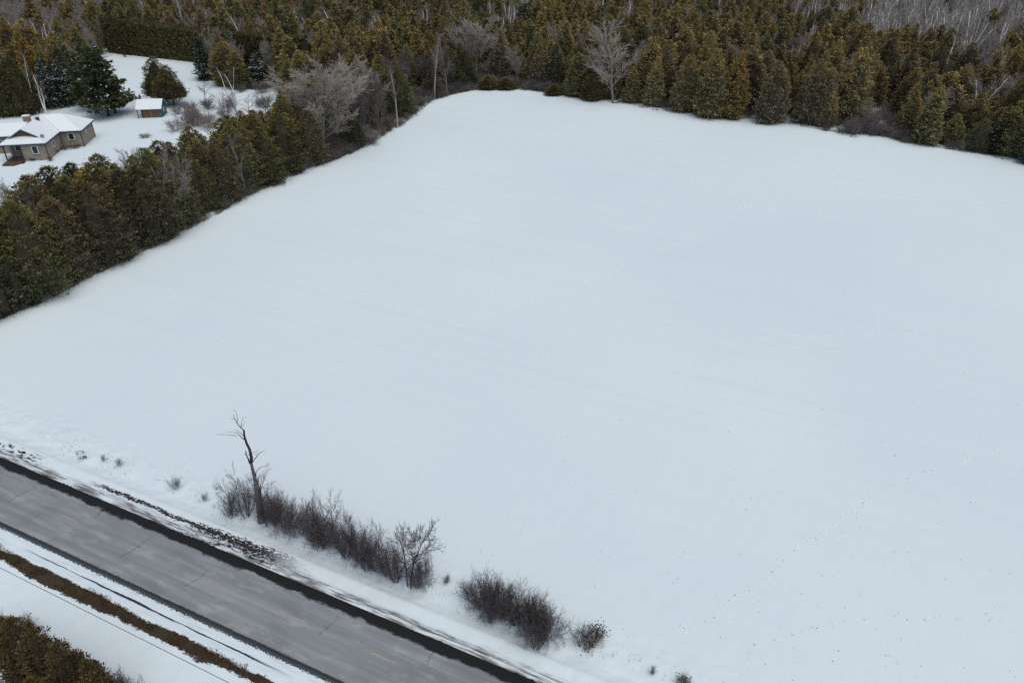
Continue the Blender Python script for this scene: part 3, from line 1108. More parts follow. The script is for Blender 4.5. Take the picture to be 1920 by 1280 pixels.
_c1 = took(cedar_at(306, 193, 118, 56, (.105, .098, .055), 'left of the two cedars that share a round crown behind the shed', var=10), 4)
_c2 = took(cedar_at(327, 199, 134, 56, (.112, .10, .052), 'right of the two cedars that share a round crown behind the shed', var=12), 4)
for _c in (_c1, _c2):
    for ch_ in bpy.data.objects:
        if ch_.parent == _c and ch_.name.startswith('crown'):
            ch_.location.z = 1.5
took(cedar_at(432, 160, 78, 66, BRONZE, 'round bronze cedar behind two white birches at the yard end', var=11), 5)
took(cedar_at(452, 166, 96, 50, OLIVE, 'olive cedar right of the round bronze cedar behind the birches', var=1), 4)
took(cedar_at(80, 190, 70, 58, (.20, .14, .05), 'orange-topped cedar under the birch clump at upper left', var=5), 5)
took(cedar_at(18, 216, 92, 62, (.08, .08, .04), 'dark cedar at the left picture edge behind the house', var=3), 5)
took(cedar_at(52, 214, 104, 56, (.075, .07, .038), 'dark cedar left of the birches behind the house', var=1), 5)
took(cedar_at(-22, 218, 90, 62, (.075, .07, .038), 'dark cedar cut by the left picture edge behind the house', var=0), 5)
# notable hedgerow and edge cedars
took(cedar_at(545, 300, 178, 62, (.135, .128, .05), 'yellow-green topped cedar left of the huge fan-shaped tree', var=11), 4.5)
took(cedar_at(492, 330, 214, 74, (.135, .108, .055), 'bronze-topped cedar where the hedgerow meets the yard brush', var=13), 4.5)
took(cedar_at(195, 470, 318, 52, (.25, .18, .065), 'golden brown narrow cedar in the left hedgerow', var=2), 3.2)
took(cedar_at(1330, 220, 90, 66, BRONZE, 'tall bronze cedar left of two similar ones on the upper right field edge', var=3), 4)
took(cedar_at(1372, 222, 96, 56, (.20, .145, .06), 'tall bronze cedar beside the tallest on the upper right field edge', var=1), 3.5)
took(cedar_at(1440, 231, 112, 62, BROWN, 'broad brown cedar on the field edge between the bronze pair and pale tree', var=6), 4)
took(cedar_at(915, 168, 142, 40, (.12, .10, .05), 'low bushy cedar at the far corner of the field', var=1), 2)
took(cedar_at(950, 168, 146, 40, (.11, .095, .05), 'second low bushy cedar at the far corner of the field', var=3), 2)
took(cedar_at(1108, 188, 138, 44, (.11, .09, .045), 'short dark cedar left of the lone tan leafless tree', var=3), 2.5)
took(cedar_at(1038, 179, 158, 34, (.11, .09, .045), 'very low cedar on the far field edge', var=1), 2)

# clipped cedar hedge behind the open yard
def hedge(p0, p1, h0, h1, depth, tint, label):
    (x0, y0), (x1, y1) = p0, p1
    Lh = math.hypot(x1 - x0, y1 - y0)
    a = math.atan2(y1 - y0, x1 - x0)
    e = bpy.data.objects.new('clipped_hedge', None)
    COL.objects.link(e)
    e.location = (x0, y0, gz(x0, y0))
    e.rotation_euler = (0, 0, a)
    tag(e, label, 'hedge')
    g = np.random.default_rng(77)
    n = 15000
    face = g.random(n)
    t = g.random(n)
    hh = h0 + (h1 - h0) * t
    u = g.random(n)
    jit = g.normal(0, .14, n) + .25 * np.sin(t * Lh * 1.9) * .6
    front = face < .6
    X = t * Lh
    Y = np.where(front, jit, u * depth)
    Z = np.where(front, u * hh, hh + jit * 1.0)
    P = np.stack([X, Y, Z], axis=1)
    nrm = np.where(front[:, None], np.array([[0, -1., .25]]), np.array([[0, -.1, 1.]]))
    D = unit(nrm * .6 + np.array([[0, 0, .8]]) + g.normal(0, .35, (n, 3)))
    Wv = unit(np.cross(D, nrm + g.normal(0, .4, (n, 3))))
    L = .8 * (.6 + .8 * g.random(n))
    V, F = kites(P - D * L[:, None] * .4, D, Wv, L, L * .55)
    me = mesh_np('hedge_foliage', V, [F], [M_FOL], False)
    face_attr(me, 'leaf', g.random(len(F)) * .8)
    add('foliage', me, e, color=tint)
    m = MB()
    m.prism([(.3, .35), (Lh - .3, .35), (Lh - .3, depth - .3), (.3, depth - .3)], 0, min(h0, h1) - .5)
    add('inner_shade_body', m.mesh('hedge_core', M_INNER), e)  # solid filler box, its dark colour stands in for shade inside the hedge
    for k in np.linspace(.03, .97, 10):
        TAKEN.append((x0 + (x1 - x0) * k, y0 + (y1 - y0) * k, 5.5))
        TAKEN.append((x0 + (x1 - x0) * k - math.sin(a) * 5, y0 + (y1 - y0) * k + math.cos(a) * 5, 5.5))


hp0, hp1 = G(203, 99), G(398, 122)
hedge(hp0, hp1, height_of(*hp0, 34), height_of(*hp1, 66), 6, (.098, .088, .042), 'long clipped cedar hedge closing the far side of the snowy yard')

hq0, hq1 = G(452, 148), G(575, 160)
hedge(hq0, hq1, height_of(*hq0, 66), height_of(*hq1, 74), 4, (.105, .092, .045), 'shorter clipped cedar hedge behind the round bronze cedar and snowy spruce')

# ------------------------------------------------------------------ woods: individual trees where they show, one mass beyond
LAND = [(-100, 'the house chimney'), (60, 'the house'), (190, 'the big pine'), (300, 'the clipped hedge'), (440, 'the two birches'), (600, 'the huge fan-shaped tree'), (700, 'the bronze-topped cedars'),
        (890, 'the round grey tree'), (1010, 'the far field corner'), (1150, 'the lone tan tree'), (1340, 'the tall bronze cedars'), (1525, 'the pale grey tree'), (1640, 'the brushy gap'),
        (1800, 'the snowy clearing'), (1900, 'the right picture edge')]


def free(x, y, r):
    for (a, b, c) in TAKEN:
        if abs(a - x) < c and (a - x) ** 2 + (b - y) ** 2 < (max(c, r) * .62) ** 2:
            return False
    return True


CLEAR_PX = [((1790, 188), 48, 17), ((1818, 152), 20, 24), ((905, 146), 26, 20), ((1636, 236), 46, 28), ((1385, 75), 22, 14), ((1022, 40), 20, 24), ((1560, 150), 22, 10), ((1250, 60), 18, 10)]   # snow patches and gaps seen through the trees
cand = []
SP = 5.4
for i in range(-74, 74):
    for j in range(13, 89):
        x = (i + random.random() * .85) * SP
        y = (j + random.random() * .85) * SP
        px, py = proj(x, y, 0)
        if y > 475 or abs(x) > .78 * y + 28:
            continue
        s_, n_ = road_sn(x, y)
        if n_ < 14:
            continue
        if inside(FIELD, x, y) or inside(YARD, x, y):
            continue
        ed, ei = edge_dist(x, y)
        if ed < 1.6:
            continue
        if any(abs(px - c[0]) < a and abs(py - c[1]) < b for c, a, b in CLEAR_PX):
            continue
        if not free(x, y, 2.0):
            continue
        cand.append((x, y, px, py, ed, ei))

for k in range(1100):
    ei = random.random() * 10.5
    i0 = int(ei)
    p = EDGE[i0] * (1 - ei + i0) + EDGE[i0 + 1] * (ei - i0)
    d_ = EDGE[i0 + 1] - EDGE[i0]
    nr = np.array([-d_[1], d_[0]]) / np.linalg.norm(d_)
    ed = 2.0 + random.random() * 9.5
    x, y = p + nr * ed
    if any((c[0] - x) ** 2 + (c[1] - y) ** 2 < 2.55 ** 2 for c in cand) or not free(x, y, 1.2):
        continue
    px, py = proj(x, y, 0)
    cand.append((x, y, px, py, ed, ei))

trees = []
for (x, y, px, py, ed, ei) in cand:
    q = random.random()
    nz1 = float(vnoise(np.array([x / 17.]), np.array([y / 17.]), 11)[0])
    left_side = ei < 16.2
    hedgerow = left_side and ed < 13
    kind = 'cedar'
    if px < 175 and py < 128 and not hedgerow:
        kind = 'grey' if q < .82 else 'cedar'
    elif px > 1580 + 40 * math.sin(py * .2) and py < (122 + 20 * nz1 if (px < 1770 or px > 1860) else 165):
        kind = 'birch' if q < .66 else ('grey' if q < .93 else 'cedar')
    elif 1480 < px < 1590 and py < 82:
        kind = 'birch' if q < .6 else 'cedar'
    elif 940 < px < 1010 and py < 95:
        kind = 'birch' if q < .5 else 'cedar'
    elif 360 < px < 580 and py < 75:
        kind = 'rust' if q < .5 else ('cedar' if q < .9 else 'birch')
    elif 170 < px < 360 and py < 60:
        kind = 'birch' if q < .25 else ('grey' if q < .6 else 'cedar')
    elif hedgerow and 10 < ei < 15.5:
        kind = 'grey' if q < .45 else ('small' if q < .75 else 'cedar')
    elif hedgerow:
        kind = 'cedar' if q < .87 else 'small'
    elif 640 < px < 860 and ed < 14:
        kind = 'small' if q < .4 else 'cedar'
    else:
        kind = 'cedar' if q < .80 else ('birch' if q < .835 else 'grey')
    if kind == 'birch' and ed < 14:
        kind = 'cedar'
    if kind == 'cedar':
        h = 7.5 + 4.5 * nz1 + 7.0 * random.random() ** 1.2
        if hedgerow:
            h = (10.5 + 3.0 * nz1 + 2.5 * random.random()) * (1.0 if ei < 6.2 else .84)
        if ed < 4 and random.random() < .35:
            h *= .7
        r_ = h * ((.25 + .09 * random.random()) if hedgerow else (.225 + .095 * random.random()))
        if 1735 < px < 1860 and ed < 26:
            h *= .72
        if 180 < px < 560 and py > 205:
            # the hedgerow's skyline against the snowy yard
            cap = height_of(x, y, float(np.interp(px, [180, 240, 300, 380, 450, 520, 560], [296, 278, 240, 224, 208, 192, 180])))
            if h > cap:
                h = cap * (.9 + .1 * random.random())
                if h < 5.5:
                    continue
                r_ = min(r_, h * .32)
        w = nz1 + (random.random() - .5) * .7
        if hedgerow:
            ti = 2 if w < .30 else (3 if w < .55 else (0 if w < .85 else 4))
        elif 200 < px < 1000 and py < 130:
            ti = 2 if w < .38 else (3 if w < .62 else (0 if w < .85 else 4))
        else:
            ti = 2 if w < .18 else (0 if w < .42 else (3 if w < .62 else 1))
        trees.append([x, y, px, py, ed, ei, 'cedar', h, r_, ti, hedgerow])
    elif kind == 'small':
        trees.append([x, y, px, py, ed, ei, 'small', 7 + 3 * random.random(), 2.6, 0, hedgerow])
    elif kind == 'birch':
        trees.append([x, y, px, py, ed, ei, 'birch', 13 + 4 * random.random(), 2.2, 0, hedgerow])
    else:
        trees.append([x, y, px, py, ed, ei, 'oval' if kind == 'grey' else 'rust', 10 + 5 * random.random(), 2.8, 1 if kind == 'rust' else 0, hedgerow])

# rough visibility: paint the trees front to back on a small grid and count what shows of each
trees.sort(key=lambda t: t[0] ** 2 + t[1] ** 2)
GW, GH = 480, 320
occ = np.zeros((GH, GW), bool)
for t in trees:
    x, y, h, r_ = t[0], t[1], t[7], t[8]
    bx, by = proj(x, y, 0)
    tx, ty = proj(x, y, h)
    d = y * _cp + (CAM_H - h / 2) * _sp
    wpx = r_ * FPX / d
    x0, x1 = int((min(bx, tx) - wpx) / 4), int((max(bx, tx) + wpx) / 4) + 1
    y0, y1 = int(ty / 4), int(by / 4) + 1
    x0, x1, y0, y1 = max(x0, 0), min(x1, GW), max(y0, 0), min(y1, GH)
    if x1 <= x0 or y1 <= y0:
        t.append(0)
        continue
    yy, xx = np.mgrid[y0:y1, x0:x1]
    u = (yy * 4 + 2 - ty) / max(by - ty, 1)
    cx = tx + (bx - tx) * u
    m = (np.abs(xx * 4 + 2 - cx) < wpx * np.clip(u * 2.2 + .12, 0, 1)) & (u > 0) & (u < 1)
    vis = m & ~occ[y0:y1, x0:x1]
    t.append(int(vis.sum()))
    if t[6] in ('cedar',):
        occ[y0:y1, x0:x1] |= m

for t in trees:
    t.append(t[6] == 'cedar' and t[9] == 2 and not t[10] and random.random() < .3)
SIZEW = lambda h: 'short' if h < 10 else ('mid-height' if h < 13 else 'tall')
ROWW = lambda ed: 'front row' if ed < 5 else ('second row' if ed < 11 else ('third row' if ed < 18 else ('inner woods' if ed < 45 else ('deep woods' if ed < 80 else ('deeper woods' if ed < 115 else 'farthest woods')))))


def where(px):
    k = min(range(len(LAND)), key=lambda i: abs(LAND[i][0] - px))
    dx = px - LAND[k][0]
    side = 'behind' if abs(dx) < 14 else ('left of' if dx < 0 else 'right of')
    return side + ' ' + LAND[k][1]


HEDGE_SPOTS = ['at the lower left picture edge', 'above the lower left field corner', 'left of the golden narrow cedar', 'beside the golden narrow cedar', 'below the house yard', 'below the pale leafless tree',
               'right of the pale leafless tree', 'below the shed', 'near the thin white trunk', 'left of the huge fan-shaped tree', 'beneath the huge fan-shaped tree', 'right of the huge fan-shaped tree', 'near the far end of the hedgerow']


def label_tree(t):
    x, y, px, py, ed, ei, kind, h, r_, ti, hedgerow, vis, spr = t
    if kind == 'cedar':
        what = '%s %s %s' % (SIZEW(h), TINTS[ti][0], 'spruce' if spr else 'cedar')
    elif kind == 'birch':
        what = '%s pale-stemmed birch' % ('tall' if h > 15.6 else ('mid-height' if h > 14.2 else 'shorter'))
    elif kind == 'rust':
        what = 'reddish leafless tree'
    elif kind == 'small':
        what = 'small leafless tree'
    else:
        what = '%s grey leafless tree' % ('tall' if h > 13 else 'low')
    if hedgerow:
        k = min(len(HEDGE_SPOTS) - 1, max(0, int((ei - 2) / 14. * len(HEDGE_SPOTS))))
        return '%s, hedgerow %s, %s' % (what, ROWW(ed).replace('inner woods', 'third row'), HEDGE_SPOTS[k])
    return '%s, %s, %s' % (what, ROWW(ed), where(px))


ced = sorted([t for t in trees if t[6] == 'cedar'], key=lambda t: -t[11])
oth = sorted([t for t in trees if t[6] != 'cedar'], key=lambda t: -t[11])
n_ced_ind = 275
ced_ind = [t for t in ced[:n_ced_ind] if t[11] > 3]
bir = [t for t in oth if t[6] == 'birch']
gre = [t for t in oth if t[6] != 'birch']
bir_ind = [t for t in bir[:270] if t[11] > 3]
gre_ind = [t for t in gre[:270] if t[11] > 3]
ind = {id(t) for t in ced_ind + bir_ind + gre_ind}
LAB = {}
for t in ced_ind + bir_ind + gre_ind:
    LAB.setdefault(label_tree(t), []).append(t)
ORD = ['leftmost', 'second from left', 'third from left', 'fourth from left', 'fifth from left', 'sixth from left', 'seventh from left', 'eighth from left', 'ninth from left', 'tenth from left']
NAME = {}
for lb, ts in LAB.items():
    ts.sort(key=lambda t: t[2])
    for k, t in enumerate(ts):
        if len(ts) == 1 or k >= len(ORD) + 1:
            NAME[id(t)] = lb
        elif k == len(ts) - 1:
            NAME[id(t)] = lb + ', rightmost'
        elif k < len(ORD):
            NAME[id(t)] = lb + ', ' + ORD[k]
        else:
            NAME[id(t)] = lb
for t in ced_ind:
    f = .95 + .40 * random.random()
    c = tuple(v * f for v in TINTS[t[9]][1])
    if t[12]:
        e = bpy.data.objects.new('spruce_tree', None)
        COL.objects.link(e)
        e.location = (t[0], t[1], gz(t[0], t[1]))
        e.rotation_euler = (0, 0, random.random() * 6)
        tag(e, NAME[id(t)], 'tree', 'spruces mixed into the woods')
        kk = t[8] / 2.7
        add('crown', SPRD, e, scale=(kk, kk, t[7] / 12), color=(.085, .095, .06))
        add('trunk', SPRD_T, e, scale=(kk, kk, t[7] / 12), color=(.1, .085, .07))
        continue
    if t[10]:
        c = (c[0] * .60, c[1] * .63, c[2] * .60)
    rnd = t[10] or random.random() < .22
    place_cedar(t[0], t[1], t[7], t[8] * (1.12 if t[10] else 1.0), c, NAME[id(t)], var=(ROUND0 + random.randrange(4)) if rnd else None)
for t in bir_ind:
    f = .8 + .4 * random.random()
    v = random.randrange(len(BIRCHES))
    place_bare(t[0], t[1], 'birch', NAME[id(t)], GROUPS['birch'], t[7] / mesh_top(BIRCHES[v])[0], None, tuple(c * f for c in BIRCHC), (.36, .34, .325), var=v, name='birch_tree')
for t in gre_ind:
    k = 'small' if t[6] == 'small' else ('oval' if random.random() < .5 else 'fan')
    src = {'small': SMALLS, 'oval': OVALS, 'fan': FANS}[k]
    v = random.randrange(len(src))
    tp, rr = mesh_top(src[v])
    tc = (.34, .315, .29) if t[6] != 'rust' else (.24, .15, .10)
    if t[10]:
        tc = (.15, .135, .125)
    place_bare(t[0], t[1], k, NAME[id(t)], GROUPS['bare'], t[7] / tp, t[8] / rr * 1.15, BARK, tc, var=v)


def scatter(name, label, pts, meshes, mats_from, mats_to, tints):
    """everything too many to count: one object that instances whole trees on points"""
    col = bpy.data.collections.new(name + '_sources')
    for i, m in enumerate(meshes):
        mm = m.copy()
        for k, mt in enumerate(mm.materials):
            if mt in mats_from:
                mm.materials[k] = mats_to[mats_from.index(mt)]
        o = bpy.data.objects.new('%s_source_%02d' % (name, i), mm)
        col.objects.link(o)
    pts = np.asarray(pts, dtype=np.float32)        # x y z rot sx sz idx
    me = bpy.data.meshes.new(name)
    me.vertices.add(len(pts))
    me.vertices.foreach_set('co', pts[:, :3].ravel())
    for nm, k in (('rotz', 3), ('sxy', 4), ('sz', 5)):
        a = me.attributes.new(nm, 'FLOAT', 'POINT')
        a.data.foreach_set('value', np.ascontiguousarray(pts[:, k]))
    a = me.attributes.new('idx', 'INT', 'POINT')
    a.data.foreach_set('value', pts[:, 6].astype(np.int32))
    a = me.attributes.new('tint', 'FLOAT_COLOR', 'POINT')
    tt = np.concatenate([np.asarray(tints, dtype=np.float32), np.ones((len(pts), 1), np.float32)], axis=1)
    a.data.foreach_set('color', tt.ravel())
    me.update()
    ob = add(name, me)
    tag(ob, label, kind='stuff')
    ng = bpy.data.node_groups.new(name + '_nodes', 'GeometryNodeTree')
    ng.interface.new_socket('Geometry', in_out='INPUT', socket_type='NodeSocketGeometry')
    ng.interface.new_socket('Geometry', in_out='OUTPUT', socket_type='NodeSocketGeometry')
    N = ng.nodes.new
    gi, go = N('NodeGroupInput'), N('NodeGroupOutput')
    m2p = N('GeometryNodeMeshToPoints')
    iop = N('GeometryNodeInstanceOnPoints')
    ci = N('GeometryNodeCollectionInfo')
    ci.inputs['Collection'].default_value = col
    ci.inputs['Separate Children'].default_value = True
    ci.inputs['Reset Children'].default_value = True
    ln = ng.links.new

    def attr(nm, typ='FLOAT'):
        n_ = N('GeometryNodeInputNamedAttribute')
        n_.data_type = typ
        n_.inputs['Name'].default_value = nm
        return n_.outputs[0]
    cr = N('ShaderNodeCombineXYZ')
    ln(attr('rotz'), cr.inputs[2])
    cs_ = N('ShaderNodeCombineXYZ')
    sx_ = attr('sxy')
    ln(sx_, cs_.inputs[0])
    ln(sx_, cs_.inputs[1])
    ln(attr('sz'), cs_.inputs[2])
    ln(gi.outputs[0], m2p.inputs[0])
    ln(m2p.outputs[0], iop.inputs['Points'])
    ln(ci.outputs[0], iop.inputs['Instance'])
    iop.inputs['Pick Instance'].default_value = True
    ln(attr('idx', 'INT'), iop.inputs['Instance Index'])
    ln(cr.outputs[0], iop.inputs['Rotation'])
    ln(cs_.outputs[0], iop.inputs['Scale'])
    ln(iop.outputs[0], go.inputs[0])
    md = ob.modifiers.new('scatter', 'NODES')
    md.node_group = ng
    return ob


def join_meshes(name, ms):
    V, F, off = [], [], 0
    for m in ms:
        co = np.empty(len(m.vertices) * 3, dtype=np.float32)
        m.vertices.foreach_get('co', co)
        li = np.empty(len(m.loops), dtype=np.int32)
        m.loops.foreach_get('vertex_index', li)
        V.append(co.reshape(-1, 3))
        F.append(li.reshape(-1, 4) + off)
        off += len(m.vertices)
    return mesh_np(name, np.concatenate(V), [np.concatenate(F)], [ms[0].materials[0]], True)


pts, tn = [], []
for t in trees:
    if t[6] == 'cedar' and id(t) not in ind:
        i = random.randrange(len(CEDARS)) if random.random() < .5 else random.randrange(ROUND0)
        f = .95 + .40 * random.random()
        pts.append((t[0], t[1], gz(t[0], t[1]), random.random() * 6.28, t[8] / CEDAR_R[i], t[7] / 13., i))
        tn.append(tuple(v * f for v in TINTS[t[9]][1]))
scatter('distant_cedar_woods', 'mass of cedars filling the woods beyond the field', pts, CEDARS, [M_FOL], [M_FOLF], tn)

bare_src = [join_meshes('bj_%d' % i, m) for i, m in enumerate(BIRCHES + OVALS + SMALLS + FANS)]
tops = [mesh_top(m)[0] for m in BIRCHES + OVALS + SMALLS + FANS]
pts, tn = [], []
for t in trees:
    if t[6] != 'cedar' and id(t) not in ind:
        if t[6] == 'birch':
            i, c = random.randrange(6), (.52, .50, .47)
        elif t[6] == 'small':
            i, c = 8 + random.randrange(4), (.17, .155, .145)
        else:
            i, c = random.choice([6, 7, 12, 13, 14]), ((.33, .31, .29) if t[6] != 'rust' else (.28, .18, .12))
        k = t[7] / tops[i]
        pts.append((t[0], t[1], gz(t[0], t[1]), random.random() * 6.28, k * .9, k, i))
        tn.append(c)
# thicken the leafless stands at upper left and upper right between the counted trees
for k in range(90):
    if random.random() < .6:
        px, py = 1590 + random.random() * 500, 10 + random.random() * 100
        i, c = random.choice([0, 1, 2, 3, 4, 5, 8, 9, 10]), random.choice([(.55, .53, .50), (.40, .38, .36), (.30, .28, .27)])
    else:
        px, py = -200 + random.random() * 370, 5 + random.random() * 115
        i, c = random.choice([6, 7, 8, 9, 10, 12]), random.choice([(.33, .30, .275), (.26, .235, .215)])
    x, y = G(px, py)
    if y > 475 or inside(YARD, x, y) or inside(FIELD, x, y):
        continue
    hk = (9 + 5 * random.random()) / tops[i]
    pts.append((x, y, gz(x, y), random.random() * 6.28, hk * .9, hk, i))
    tn.append(c)
scatter('distant_leafless_woods', 'mass of leafless grey stems among the distant woods', pts, bare_src, [M_TWIG], [M_TWIGF], tn)

# undergrowth along the field edge and in the gaps
ush = [join_meshes('uj_%d' % i, m) for i, m in enumerate(SHRUBS + SHOOTS[:2])]
pts, tn = [], []
for k in range(620):
    a = random.random() * (len(EDGE) - 1)
    if random.random() < .5:
        a = 9 + random.random() * 11
    i0 = int(a)
    p = EDGE[i0] * (1 - a + i0) + EDGE[min(i0 + 1, len(EDGE) - 1)] * (a - i0)
    d = EDGE[min(i0 + 1, len(EDGE) - 1)] - EDGE[i0]
    nrm = np.array([-d[1], d[0]]) / np.linalg.norm(d)
    off = .2 + abs(random.gauss(0, 3.2)) + (2.0 if random.random() < .3 else 0)
    x, y = p + nrm * off
    px, py = proj(x, y, 0)
    if px < -300 or px > 2250 or inside(FIELD, x, y):
        continue
    if (1 < a < 8 and random.random() < .3) or (a > 20 and random.random() < .55 and not (26 < a < 29)):
        continue
    sc_ = .45 + .45 * random.random() * min(1, off / 2)
    pts.append((x, y, gz(x, y), random.random() * 6.28, sc_ * 1.1, sc_, random.randrange(len(ush))))
    tn.append(random.choice([(.15, .145, .14), (.20, .19, .18), (.12, .115, .11), (.17, .145, .12)]))
for (cx, cy), a_, b_ in [((1636, 232), 46, 24), ((905, 142), 30, 20), ((440, 200), 70, 28), ((380, 222), 50, 16), ((1812, 130), 26, 26), ((660, 260), 40, 26)]:
    for k in range(8 if cx in (440, 380) else 38):
        px, py = cx + (random.random() - .5) * 2 * a_, cy + (random.random() - .5) * 2 * b_
        x, y = G(px, py)
        if inside(FIELD, x, y):
            continue
        sc_ = .5 + .55 * random.random()
        pts.append((x, y, gz(x, y), random.random() * 6.28, sc_ * 1.1, sc_, random.randrange(len(ush))))
        tn.append(random.choice([(.22, .20, .20), (.27, .23, .23), (.17, .15, .15)]))
scatter('undergrowth', 'leafless brush and seedlings along the edges of the field and yard', pts, ush, [M_TWIG], [M_TWIGF], tn)


# ------------------------------------------------------------------ dry grass (blades merged into single stuff meshes)
def blades(name, label, pts, hgt, wid, mat, lean=.5, seed=1):
    g = np.random.default_rng(seed)
    P = np.asarray(pts, float)
    n = len(P)
    a = g.random(n) * 6.28
    d = unit(np.stack([np.cos(a) * lean * g.random(n), np.sin(a) * lean * g.random(n), np.ones(n)], axis=1))
    b = g.random(n) * 3.14
    wv = np.stack([np.cos(b), np.sin(b), np.zeros(n)], axis=1)
    L = hgt * (.5 + g.random(n))
    V = np.stack([P + wv * wid / 2, P - wv * wid / 2, P + d * L[:, None]], axis=1).reshape(-1, 3)
    F = np.arange(n * 3).reshape(-1, 3)
    o = add(name, mesh_np(name, V, [F], [mat]))
    tag(o, label, kind='stuff')
    return o


pts = []
for k in range(27000):
    a = random.random() * (len(EDGE) - 1)
    i0 = int(a)
    if a > 16.5 and random.random() < .6:
        continue
    p = EDGE[i0] * (1 - a + i0) + EDGE[min(i0 + 1, len(EDGE) - 1)] * (a - i0)
    d = EDGE[min(i0 + 1, len(EDGE) - 1)] - EDGE[i0]
    nrm = np.array([-d[1], d[0]]) / np.linalg.norm(d)
    wob = .9 * float(vnoise(np.array([a * 9.]), np.array([0.5]), 5)[0]) - .5
    off = wob + random.random() ** 1.4 * 2.4
    x, y = p + nrm * off
    if vnoise(np.array([x * .5]), np.array([y * .5]), 8)[0] < .36:
        continue
    pts.append((x, y, 0))
P = np.array(pts)
s_, n_ = road_sn(P[:, 0], P[:, 1])
P[:, 2] = ground_sn(s_, n_)
blades('dry_grass', 'fringe of dead reddish grass along the wooded field edges', P, .45, .09, M_GRASSB, .8, 3)

g = np.random.default_rng(5)
n_ = 17000
s1 = -12 + g.random(n_) * 66
wob = vnoise(s1 * .8, s1 * 0, 6) * .5 - .25 + vnoise(s1 * 3, s1 * 0, 7) * .2
n1 = -5.25 + (g.random(n_) - .5) * (.35 + .75 * vnoise(s1 * .16, s1 * 0, 12)) + wob * np.where(g.random(n_) < .5, 1, .3)
keep_ = vnoise(s1 * .9, n1 * 2.5 + 30, 13) > .35
s1, n1 = s1[keep_], n1[keep_]
P = np.stack([RC0[0] + RS[0] * s1 + RN[0] * n1, RC0[1] + RS[1] * s1 + RN[1] * n1, ground_sn(s1, n1)], axis=1)
blades('bank_grass', 'brown flattened grass on the near ditch bank beside the road', P, .13, .05, M_GRASSD, 1.6, 4)

pts = []
for k in range(1300):
    s1, n1 = -5 + random.random() * 80, random.gauss(6.9, 1.0)
    if not 5.6 < n1 < 9.5 or vnoise(np.array([s1 * .8]), np.array([n1 * .8]), 9)[0] < .52:
        continue
    x, y = road_xy(s1, n1)
    pts.append((x, y, gz(x, y)))
blades('roadside_weeds', 'thin dead weeds poking through the snow by the roadside bushes', np.array(pts), .4, .022, M_WEED, .9, 6)

# stubble specks in the open field, and dark specks along the footprint lines
pts = []
for line in ([(1290, 1185), (1350, 1130), (1440, 1090), (1480, 1040), (1560, 985), (1640, 930), (1720, 890), (1850, 850)], [(1195, 985), (1240, 1060), (1280, 1110), (1282, 1190)],
             [(1280, 1195), (1370, 1130), (1430, 1085)], [(1400, 1215), (1550, 1170), (1660, 1155), (1900, 1162)]):
    q = np.array([G(*p) for p in line])
    dd = np.concatenate([[0], np.cumsum(np.linalg.norm(np.diff(q, axis=0), axis=1))])
    for t in np.arange(0, dd[-1], .8):
        if random.random() < .55:
            continue
        x, y = float(np.interp(t, dd, q[:, 0])) + random.gauss(0, .15), float(np.interp(t, dd, q[:, 1])) + random.gauss(0, .15)
        for k in range(random.randint(2, 6)):
            pts.append((x + random.gauss(0, .04), y + random.gauss(0, .03), gz(x, y) + .01))
for k in range(380):
    px, py = 760 + random.random() * 1200, 660 + random.random() ** .8 * 640
    if py < 640 or random.random() > (px - 500) / 1200:
        continue
    x, y = G(px, py)
    if road_sn(x, y)[1] < 9:
        continue
    for q in range(random.randint(1, 3)):
        pts.append((x + random.gauss(0, .05), y + random.gauss(0, .05), gz(x, y)))
blades('stubble', 'scattered dark stubble tips and footprint specks in the field snow', np.array(pts), .07, .05, M_GRASSD, 1.2, 8)


# ------------------------------------------------------------------ animal tracks pressed into the field snow
def lump_mesh(pts, seed):
    """each print: a ring of pushed-up snow around a small pit floor"""
    g = np.random.default_rng(seed)
    V, F = [], []
    k = 7
    for (x, y, z, r) in pts:
        b = len(V)
        a0 = g.random() * 6
        for i in range(k):
            a = a0 + i * 2 * math.pi / k
            c, s = math.cos(a), math.sin(a)
            V.append((x + c * r, y + s * r, z - .015))
            V.append((x + c * r * .66, y + s * r * .66, z + r * (.10 + .10 * g.random())))
            V.append((x + c * r * .3, y + s * r * .3, z + .006))
        for i in range(k):
            j = (i + 1) % k
            F.append((b + i * 3, b + j * 3, b + j * 3 + 1, b + i * 3 + 1))
            F.append((b + i * 3 + 1, b + j * 3 + 1, b + j * 3 + 2, b + i * 3 + 2))
    return np.array(V), np.array(F)


